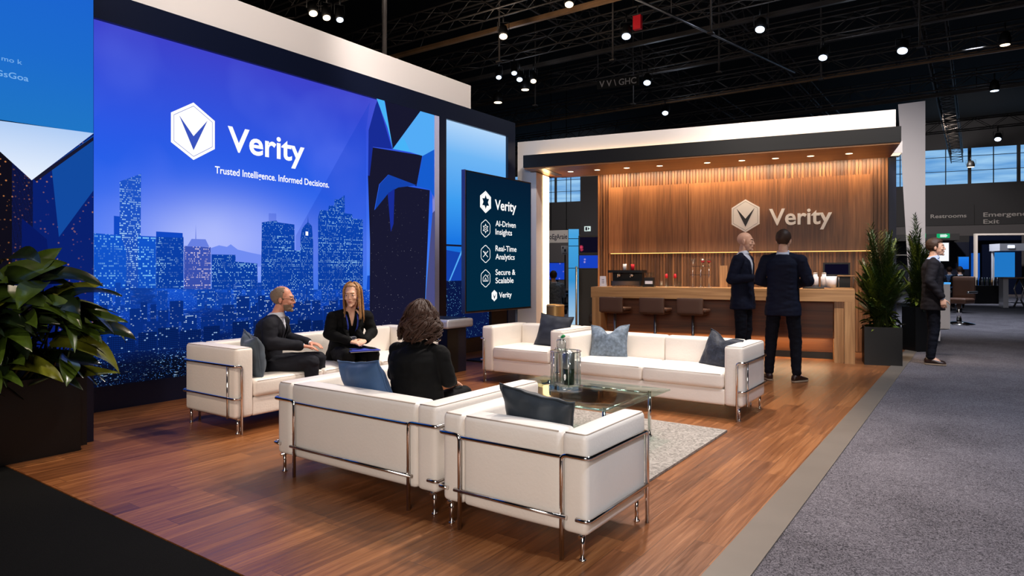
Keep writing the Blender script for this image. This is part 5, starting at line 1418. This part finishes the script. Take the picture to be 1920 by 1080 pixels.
q = MB().m('white'); q.box((-.50, 0, 2.65), (.44, .06, 3.22)); q.build('board', o)
q = MB(); text_into(q, 'oEgAraie', 'ink', (-.46, -.01, 2.82), (1,0,0), (0,0,1), .86, .24, .004, .01); q.build('lettering', o)
q = MB().m('black'); q.cyl((-.4, .03, 3.22), (-.4, .03, 11), .015, 6); q.cyl((.35, .03, 3.22), (.35, .03, 11), .015, 6); q.build('hanger', o)
o = thing('poster', 'small cream poster with dark marks below the white hanging board', 'poster', (-13.32, 22.43, 0), GA)
q = MB().m('card'); q.box((-.15, 0, 2.01), (.15, .03, 2.36)); q.build('board', o)
q = MB().m('ink'); q.box((-.1, -.008, 2.24), (-.05, -.001, 2.32)); q.box((-.02, -.008, 2.12), (.05, -.001, 2.22)); q.box((-.1, -.008, 2.05), (.08, -.001, 2.07)); q.build('print', o)
q = MB().m('black'); q.box((-.02, .03, 0), (.02, .06, 2.3)); q.box((-.2, -.2, 0), (.2, .2, .02)); q.build('stand', o)
o = thing('booth_wall', 'dark grey booth column wall behind the two stacked screens', 'partition', (-8.62, 15.42, 0), GA)
q = MB().m('wallgrey'); q.box((-.05, 0, 0), (.62, .3, 4.6)); q.build('panel', o)
q = MB().m('signwhite'); q.box((.07, -.02, 2.42), (.24, -.001, 2.55)); q.m('ink'); q.box((.10, -.024, 2.44), (.15, -.021, 2.53)); q.prism([(.17, -.024, 2.44), (.22, -.024, 2.485), (.17, -.024, 2.53)], (0, .002, 0)); q.build('exit_plate', o)
# high table with dark clutter at the back left
o = thing('exhibit_table', 'dark exhibit table at the back left beyond the portal leg', 'table', (-9.15, 14.95, 0), GA)
q = MB().m('black'); q.box((-.5, -.3, .72), (.9, .3, .76)); q.build('table_top', o)
for x in (-.45, .85):
    for y in (-.25, .25): MB().m('black').cyl((x, y, 0), (x, y, .72), .02, 8).build('leg', o)
for i, (x, lab) in enumerate(((-.25, 'dark mesh chair at the exhibit table, nearer the portal leg'), (.35, 'dark mesh chair at the exhibit table, nearer the metal post'))):
    k = thing('office_chair', lab, 'chair', (-9.15+x*math.cos(GA)+.1, 14.3+x*math.sin(GA), 0), GA, 'chairs at the back left table')
    q = MB().m('black'); q.rbox((0, 0, .46), (.2, .2, .03), .02); q.build('seat', k); q = MB().m('black'); q.rbox((0, -.2, .72), (.2, .02, .2), .015); q.build('backrest', k)
    q = MB().m('brushed'); q.cyl((0, 0, .03), (0, 0, .43), .022, 8); q.build('post', k)
    q = MB().m('black'); 
    for a in range(5): q.cyl((0, 0, .05), (.22*math.cos(a*1.2566), .22*math.sin(a*1.2566), .03), .014, 6)
    q.build('base', k)

# booths beyond the person on the right
o = thing('dark_booth', 'dark shop-like booth with a counter strip behind the standing person', 'booth', (-2.2, 47.2, 0), GA)
q = MB().m('walldark'); q.box((-5, 3, 0), (4.3, 3.2, 3.6)); q.box((-5, 0, 3.2), (1.4, 3, 3.6)); q.build('shell', o)
q = MB().m('navy'); q.box((-5, 2.8, 0), (4.3, 2.98, 3.18)); q.build('back_panel', o)
q = MB().m('brushed'); q.box((-5, 1.5, 2.35), (1.0, 2.4, 2.4)); q.build('shelf', o)
o = thing('framed_booth', 'dark blue booth with pale lit door frame at the far right', 'booth', (-.05, 46.0, 0), GA+.25)
q = MB().m('navy'); q.box((.1, .8, 0), (2.8, .9, 3.4)); q.build('back_panel', o)
q = MB().m('white'); q.box((0, 0, 0), (.12, .2, 3.5)); q.box((.12, 0, 3.4), (2.85, .2, 3.5)); q.build('frame', o)
q = MB().m('s_lblue2'); q.box((.15, .77, .5), (.6, .79, 2.4)); q.build('glass_panel', o)
o = thing('white_screen', 'bright white screen glowing in the dark booth', 'screen', (-1.42, 35.74, 0), GA)
q = MB().m('black'); q.box((-.43, 0, 1.78), (.43, .06, 2.67)); q.build('housing', o); q = MB().m('white_e'); q.poly([(-.40, -.004, 1.81), (.40, -.004, 1.81), (.40, -.004, 2.64), (-.40, -.004, 2.64)]); q.build('screen', o, False)
q = MB().m('black'); q.box((-.04, .06, 0), (.04, .12, 1.8)); q.box((-.3, -.2, 0), (.3, .3, .03)); q.build('stand', o)
tv('product_screen', 'small pale blue screen in the dark booth right of the white screen', 'screen', (-.46, 35.1, 0), GA, .42, .58, 1.71, 's_side')
o = thing('display_kiosk', 'white topped display kiosk with a lilac screen at the far right', 'kiosk', (1.25, 34.6, 0), GA+.25)
q = MB().m('whitegloss'); q.box((-.65, -.3, 2.2), (1.2, .5, 2.5)); q.build('canopy', o)
q = MB().m('white'); 
for x in (-.62, 1.1): q.box((x, .3, 0), (x+.07, .4, 2.2))
q.build('post', o)
q = MB().m('s_lpan'); q.box((-.55, .34, 1.1), (.25, .36, 2.15)); q.build('screen', o)
q = MB().m('lcool')
for x in (-.35, .3): q.box((x, -.31, 2.32), (x+.25, -.301, 2.42))
q.build('lamp', o)
o = thing('merchandise_counter', 'dark counter crowded with small bottles at the far right', 'counter', (.35, 33.5, 0), GA+.25)
q = MB().m('blackmatte'); q.box((-.55, 0, 0), (.7, .6, .75)); q.build('body', o)
r = random.Random(5)
for k in range(14):
    b = thing('sample_bottle', 'small bottle among the samples on the dark far counter', 'bottle', (.35-.5+.085*k, 33.62+.02*(k % 3)+.0, .75), 0, 'bottles on the dark far counter')
    MB().m(r.choice(['leafdark', 'brushed', 'oak', 'black'])).lathe([(0, 0), (.035, 0), (.035, .2), (.014, .26), (.014, .33), (0, .33)], (0,0,0), 12).build('body', b)
o = thing('bar_table', 'tall silver table with curved legs at the right edge', 'table', (1.12, 30.6, 0), GA)
q = MB().m('oak'); q.box((-.4, -.35, 1.08), (.7, .35, 1.12)); q.build('table_top', o)
q = MB().m('whitegloss'); q.box((-.38, -.3, 0), (-.22, .3, 1.08)); q.build('panel_leg', o)
q = MB().m('steel'); q.tube([(.0, 0, 0), (.12, 0, .3), (.02, 0, .7), (.16, 0, 1.08)], .03, 8); q.tube([(.35, 0, 0), (.22, 0, .3), (.32, 0, .7), (.2, 0, 1.08)], .03, 8); q.build('curved_leg', o)
# salon style chair and lit white plinth near the standing person
o = thing('lounge_chair', 'grey swivel chair on a dark chrome base beyond the standing person', 'chair', (-.36, 20.2, 0), -.4)
q = MB().m('stool'); q.rbox((0, 0, .60), (.26, .26, .07), .04); q.build('seat', o)
q = MB().m('stool'); q.rbox((0, .25, .92), (.26, .05, .30), .04); q.build('backrest', o)
for x in (-.3, .3): MB().m('brushed').rbox((x, 0, .82), (.03, .24, .03), .02).build('armrest', o)
q = MB().m('steel'); q.cyl((0, 0, .08), (0, 0, .53), .06, 14); q.build('column', o); q = MB().m('steel'); q.lathe([(0, .09), (.1, .08), (.34, .03), (.36, 0), (0, 0)], (0,0,0), 28); q.build('base', o)
o = thing('white_plinth', 'narrow white lit plinth behind the hand of the standing person', 'plinth', (-.69, 18.6, 0), GA)
q = MB().m('white'); q.box((-.16, -.15, 0), (.16, .15, 1.05)); q.build('body', o); q = MB().m('s_cyan2'); q.box((-.17, -.16, 1.05), (.17, .16, 1.09)); q.build('lit_top', o)
# low white bench part beside the column foot
o = thing('white_cabinet', 'low white cabinet behind the standing person beside the palms', 'cabinet', (-.78, 14.9, 0), GA)
q = MB().m('white'); q.box((-.16, 0, .02), (.22, .4, .72)); q.build('body', o); q = MB().m('walldark'); q.box((-.15, .01, 0), (.21, .39, .02)); q.build('plinth', o)
# small figures in the distance
def far(label, loc, a, jacket, hairc): person(label, loc, a, sit(dict(el_r=(.24, .12, .78), wr_r=(.12, .34, .78), el_l=(-.24, .12, .78), wr_l=(-.12, .34, .78)), .04, 1.06, .61), 1., jacket=jacket, trousers='trousers', detail=False, lapel=False, hairfn=cap_hair(hairc, short_hair), hem=-.2, cuffs=False)
for i, (lab, x, y, jk, hr_) in enumerate((('dark haired person in grey sitting nearest the standing person far back', -1.03, 25.0, 'suitbrown', 'hairdark'), ('person in blue sitting before the white screen far back', -.74, 26.9, 'cushblue', 'hairdark'), ('person in black sitting right of the one in blue far back', -.42, 25.5, 'blackcloth', 'hairbrown'))):
    far(lab, (x, y, .14), rz(10), jk, hr_)
    k = thing('bench_seat', ('low dark seat under the grey clad far person', 'low dark seat under the blue clad far person', 'low dark seat under the black clad far person')[i], 'stool', (x, y-.05, 0), 0, 'low dark seats far back')
    q = MB().m('blackmatte'); q.rbox((0, .05, .54), (.18, .18, .06), .02); q.build('seat', k); q = MB().m('black'); q.cyl((0, .05, 0), (0, .05, .49), .05, 10); q.build('post', k)
far('person in pale top sitting before the blue screen at the back left', (-8.1, 13.15, 0), rz(40), 'cushslate', 'hairbrown')
k = thing('bench_seat', 'low dark seat under the pale clad person at the back left', 'stool', (-8.1, 13.12, 0), 0, None)
q = MB().m('blackmatte'); q.rbox((0, .05, .40), (.22, .22, .06), .02); q.build('seat', k); q = MB().m('black'); q.cyl((0, .05, 0), (0, .05, .35), .05, 10); q.build('post', k)

# ------------------------------------------------------------------ ceiling rigging
def truss(name, label, p0, p1, w=.42, mat='truss', n=None, r=.022):
    p0, p1 = V(p0), V(p1); d = p1-p0; L = d.length; a = math.atan2(d.y, d.x)
    t = thing(name, label, 'truss', p0, a)
    q = MB().m(mat)
    for y in (-w/2, w/2):
        for z in (0, w): q.cyl((0, y, z), (L, y, z), r, 6)
    q.build('chords', t)
    q = MB().m(mat); n = n or int(L/.55)
    for i in range(n):
        x0, x1 = L*i/n, L*(i+1)/n
        for y in (-w/2, w/2): q.cyl((x0, y, 0 if i % 2 else w), (x1, y, w if i % 2 else 0), r*.5, 5)
        for z in (0, w): q.cyl((x0, -w/2 if i % 2 else w/2, z), (x1, w/2 if i % 2 else -w/2, z), r*.45, 5)
    q.build('lattice', t); return t
tl = ['nearest', 'second', 'third', 'fourth', 'fifth', 'sixth', 'seventh', 'eighth']
for i, (y, z) in enumerate(((8.75, 6.95), (11.3, 6.95), (13.9, 6.95), (17.1, 6.95), (20.3, 6.95), (24.5, 7.), (31.8, 7.))):
    truss('hanging_truss', 'black lattice lighting truss running across the hall, %s row from the display wall' % tl[i], (-30, y+.1, z), (16, y+.1, z))
for i, x in enumerate((-9.2, -5.6, -1.0, 4.5)):
    truss('roof_truss', 'long lattice roof truss running away down the hall, %s from the display wall' % tl[i], (x, 4, 8.2), (x, 50, 8.2), .6, r=.03)
for i, (y, z, m_) in enumerate(((12.6, 7.1, 'goldlit'), (15.2, 7.0, 'truss'), (18.6, 7.3, 'truss'), (22.5, 7.4, 'goldlit'), (28., 7.6, 'truss'))):
    t = thing('catwalk_beam', '%s flat steel catwalk beam under the black roof' % ('gold lit', 'thin dark', 'wide dark', 'brownish far', 'farthest grey')[i], 'beam', (-32, y, z))
    q = MB().m(m_); q.box((0, 0, 0), (48, .09, .05)); q.box((0, -.02, .05), (48, .0, .10)); q.build('beam', t)
    q = MB().m('truss'); q.cyl((0, .5, .95), (48, .5, .95), .02, 6); 
    for k in range(24): q.cyl((2*k, .09, .02), (2*k, .5, .95), .014, 5)
    q.build('rail', t)
for i, (x, y) in enumerate(((-9.0, 12.2), (-6.8, 13.6), (-5.1, 15.9), (-3.2, 18.), (-1., 16.6), (-10.5, 16.), (-8.1, 17.5), (1.2, 20.), (-11., 10.5), (-4.4, 13.2))):
    t = thing('hanging_pipe', 'thin vertical suspension pipe under the black roof', 'pipe', (x, y, 6.2), 0, 'suspension pipes under the roof')
    q = MB().m('truss'); q.cyl((0, 0, 0), (0, 0, 4.8), .022, 8); q.build('pipe', t); q = MB().m('truss'); q.box((-.06, -.06, -.03), (.06, .06, .0)); q.build('clamp', t)
t = thing('light_bar', 'blue tinted steel bar slanting away under the roof', 'bar', (-5.6, 11.2, 6.7))
q = MB().m('brushed'); q.cyl((0, 0, 0), (1.6, 7.6, 0), .03, 8); q.build('bar', t); q = MB().m('truss'); q.cyl((.4, 1.9, 0), (.4, 1.9, 4.3), .012, 6); q.cyl((1.3, 6.1, 0), (1.3, 6.1, 4.3), .012, 6); q.build('hanger', t)
t = thing('roof_banner', 'dark hanging banner with scrambled white letters under the roof', 'banner', (-8.3, 15.7, 6.35), GA)
q = MB().m('ceiling'); q.box((-.02, 0, -.12), (1.12, .02, .14)); q.build('cloth', t)
q = MB(); text_into(q, 'V V \\ GHC', 'signletter', (.05, -.004, -.07), (1,0,0), (0,0,1), 1.0, .17, .002, .012); q.build('lettering', t)
q = MB().m('truss'); q.cyl((.0, .02, .3), (.0, .02, 4.6), .01, 6); q.cyl((1.2, .02, .3), (1.2, .02, 4.6), .01, 6); q.build('hanger', t)
t = thing('cable_box', 'small red tag box beside a white spotlight under the roof', 'box', (-6.05, 13.3, 6.78))
q = MB().m('red'); q.box((-.09, -.05, -.14), (.09, .05, .16)); q.build('box', t); q = MB().m('truss'); q.cyl((0, 0, .16), (0, 0, .4), .012, 6); q.build('hanger', t)

def lamp(label, p, lens, aim, size=.11, kind='spot', drop=.30):
    t = thing('spotlight' if kind == 'spot' else 'pendant_downlight', label, 'spotlight' if kind == 'spot' else 'downlight', p, 0, 'stage lights under the roof')
    d = (V(aim)-V(p)).normalized() if kind == 'spot' else V((0, 0, -1)); d = (d+V((0, 0, -1.1))).normalized()
    x = d.cross(V((0,0,1))); x = x.normalized() if x.length > .05 else V((1,0,0))
    q = MB().m('lampbody'); q.tube([d*0, d*-.05, d*-.12, d*-.26, d*-.30], [size*.70, size*.78, size*.78, size*.6, size*.3], 20); q.build('housing', t)
    q = MB().m(lens); y = x.cross(d); c = d*.004
    q.prism([c+(x*math.cos(k*PI/10)+y*math.sin(k*PI/10))*size*.62 for k in range(20)], d*.006); q.build('lens', t)
    q = MB().m('lampbody'); top = V((0, 0, drop))
    for s in (-1, 1): q.tube([d*-.12+x*s*size*.9, d*-.12+x*s*size*.9+V((0,0,.22)), top], .009, 6)
    q.cyl(top, top+V((0,0,.2)), .02, 8); q.build('yoke', t); return t
AIM = (-3.2, 5., 0)
for lab, p, sz in (('warm spotlight above the white header, left of three', (-10.8, 8.39, 6.5), .13), ('warm spotlight above the white header, middle of three', (-10.76, 8.69, 6.5), .12),
                   ('warm round spotlight right of the header near the gold lit beam', (-8.46, 11.62, 6.5), .14), ('warm spotlight at the top edge of the roof, centre', (-6.41, 10.96, 6.5), .13), ('warm spotlight among the cool cluster right of the header', (-9.79, 14.83, 6.5), .12)): lamp(lab, p, 'lwarm', AIM, sz)
for lab, p, sz in (('cool spotlight above the white header, right of three', (-10.63, 8.92, 6.5), .11), ('cool spotlight, leftmost of the cluster right of the header', (-10.35, 14.01, 6.5), .11), ('cool spotlight, upper of the cluster right of the header', (-9.8, 13.94, 6.5), .11), ('cool spotlight, middle of the cluster right of the header', (-10.01, 14.49, 6.5), .12),
                   ('white spotlight beside the red tag box', (-6.26, 13.17, 6.5), .15), ('white spotlight above the bar canopy, upper centre', (-3.76, 14.44, 6.5), .15), ('white spotlight below the scrambled roof banner', (-7.34, 16.75, 6.5), .15), ('white spotlight above the right half of the bar canopy', (-3.02, 17.23, 6.5), .15), ('large white spotlight above the white column', (-1.41, 17.76, 6.5), .17), ('small white spotlight just above the middle of the bar header', (-8.27, 20.31, 6.5), .15), ('white spotlight just above the far window row', (.68, 31.84, 6.5), .17)): lamp(lab, p, 'lcool', AIM, sz)
for lab, p, m_, sz in (('warm disc downlight below the cool cluster', (-10.44, 15.39, 6.5), 'lwarm', .17), ('warm disc downlight left of and lower than its neighbour by the header', (-11.91, 16.08, 6.5), 'lwarm', .19), ('warm disc downlight at the far upper right', (.53, 18.64, 6.5), 'lwarm', .15), ('cool disc downlight at the right above the windows', (.42, 23.22, 6.5), 'lcool', .16), ('small downlight between the two far windows', (-.23, 39.56, 6.5), 'lwarm', .22)): lamp(lab, p, m_, AIM, sz, 'disc')

# ------------------------------------------------------------------ light
def area(p, aim, size, power, col, spread=PI):
    l = bpy.data.lights.new('light', 'AREA'); l.shape = 'DISK'; l.size = size; l.energy = power; l.color = col; l.spread = spread
    o = link('light', l); o.location = p; o.rotation_euler = (V(aim)-V(p)).to_track_quat('-Z', 'Y').to_euler(); return o
def spot(p, aim, power, col, ang=50, blend=.6, r=.12):
    l = bpy.data.lights.new('spot', 'SPOT'); l.energy = power; l.color = col; l.spot_size = math.radians(ang); l.spot_blend = blend; l.shadow_soft_size = r
    o = link('spot', l); o.location = p; o.rotation_euler = (V(aim)-V(p)).to_track_quat('-Z', 'Y').to_euler(); return o
WARM, NEUT, COOL = (1, .80, .62), (1, .90, .82), (.72, .82, 1)
# show lamps of the lounge, hung on the trusses; fill and bar spots added
spot((-3.1, 7.6, 6.4), (-3.1, 4.6, .3), 1500, NEUT, 62, .7, .15)
spot((-1.2, 6.2, 6.4), (-2.2, 5.0, .3), 900, NEUT, 70, .8, .15)
spot((-4.6, 7.0, 6.4), (-4.6, 4.6, .4), 700, NEUT, 60, .8, .15)
spot((-1.0, 3.6, 6.4), (-2.9, 5.6, .3), 650, NEUT, 62, .8, .2)
area((.8, -3.2, 2.9), (-2.6, 3.6, .3), 2.6, 125, NEUT, 2.0)  # added soft fill from behind the camera, no fixture there
spot((-3.0, 1.6, 6.6), (-6.95, 4.2, 4.3), 1150, NEUT, 44, .7, .2)
spot((-3.0, 5.0, 6.6), (-6.95, 7.4, 4.3), 1000, NEUT, 44, .7, .2)
spot((-2.4, 6.6, 6.6), (-4.6, 10.6, 3.3), 900, NEUT, 60, .8, .2)  # added front spot, brightens the bar lintel
spot((-.6, 7.4, 6.6), (-1.9, 11.4, 2.5), 1400, NEUT, 60, .8, .2)  # added front spot, brightens the slat wall logo
spot((2.4, 8.0, 6.4), (-.5, 11.5, 2.6), 380, COOL, 60, .8, .2)  # added spot, brightens the white column
# canopy downlights
for x in (-4.569, -4.065, -3.531, -2.953, -2.161, -1.612, -1.1, -.584, -.044):
    X, Y, _ = B2W(x, .6); spot((X, Y, 3.16), (X, Y, 0), 75, WARM, 72, .8, .04)
# long concealed strip washing the slatted wall
l = bpy.data.lights.new('wash', 'AREA'); l.shape = 'RECTANGLE'; l.size = 4.8; l.size_y = .06; l.energy = 60; l.color = (1, .76, .5); l.spread = 2.6
o = link('wash', l); o.location = B2W(-1.9, 1.36, 3.215); o.rotation_euler = (math.radians(24), 0, BARA)
l = bpy.data.lights.new('kick_glow', 'AREA'); l.shape = 'RECTANGLE'; l.size = 3.4; l.size_y = .03; l.energy = 16; l.color = (1, .72, .42)
o = link('kick_glow', l); o.location = B2W(-2.04, .42, .325); o.rotation_euler = (math.radians(-12), 0, BARA)
# hall lamps over the aisle
spot((2.5, 3., 7.), (1.6, 3.5, 0), 1400, COOL, 85, .9, .25)
spot((1.5, 9., 7.), (1.2, 9.5, 0), 1700, COOL, 85, .9, .25)
spot((0, 20., 7.), (-.5, 21., 0), 3200, COOL, 85, .9, .25)
spot((-.5, 33., 7.), (0, 36., 1), 3000, COOL, 85, .9, .25)
spot((-9., 16., 7.), (-8.5, 17., 0), 900, COOL, 80, .9, .25)
spot((-3.6, .2, 4.6), (-5.5, 2.0, 1.0), 400, WARM, 44, .7, .1)  # added spot without a fixture, brightens the plant by the left panel
# point lights added near the roof lamps as spill over the rigging
for p, e, c in (((-8.5, 11., 6.2), 34, WARM), ((-6.4, 12., 6.2), 26, WARM), ((-10., 14.2, 6.2), 22, COOL), ((-3.7, 14., 6.2), 12, COOL), ((-2.2, 17.2, 6.2), 10, COOL), ((-7.3, 17.4, 6.2), 14, COOL), ((-10.6, 8.2, 6.2), 30, WARM), ((.4, 19., 6.2), 6, WARM), ((-8., 21., 6.2), 16, COOL), ((.5, 27., 6.2), 8, COOL)):
    l = bpy.data.lights.new('spill', 'POINT'); l.energy = e; l.color = c; l.shadow_soft_size = .2; o = link('spill', l); o.location = p
spot((-1.5, 23., 6.8), (-.8, 25.8, 1.2), 500, COOL, 60, .9, .2)  # from here spots added to brighten far sitters, hanging board and far wall
spot((-2., 36., 8.5), (1., 50.8, 4.5), 6000, NEUT, 80, .9, .3)
spot((-12.5, 19., 6.), (-14.6, 24.5, 2.7), 700, NEUT, 40, .8, .2)
spot((-18., 34., 8.5), (-25., 46., 4.5), 5000, NEUT, 80, .9, .3)

w = bpy.data.worlds.new('hall'); S.world = w; w.use_nodes = True
w.node_tree.nodes['Background'].inputs[0].default_value = (.35, .36, .5, 1); w.node_tree.nodes['Background'].inputs[1].default_value = .02

# ------------------------------------------------------------------ camera and view
cd = bpy.data.cameras.new('camera'); cam = link('camera', cd); cd.sensor_width = 36.; cd.lens = 36.*1230/1920; cd.shift_y = -32/1920.; cd.clip_end = 300
cam.location = (0, 0, 1.36); cam.rotation_euler = (PI/2, 0, math.radians(35.3)); S.camera = cam
vs_ = S.view_settings; S.display_settings.display_device = 'sRGB'
vs_.view_transform = 'Standard'; vs_.look = 'None'; vs_.exposure = 0.; vs_.gamma = 1.; vs_.use_curve_mapping = False
S.cycles.use_denoising = True; S.cycles.max_bounces = 8; S.cycles.transmission_bounces = 8; S.cycles.sample_clamp_indirect = 6.; S.cycles.caustics_reflective = False; S.cycles.caustics_refractive = False
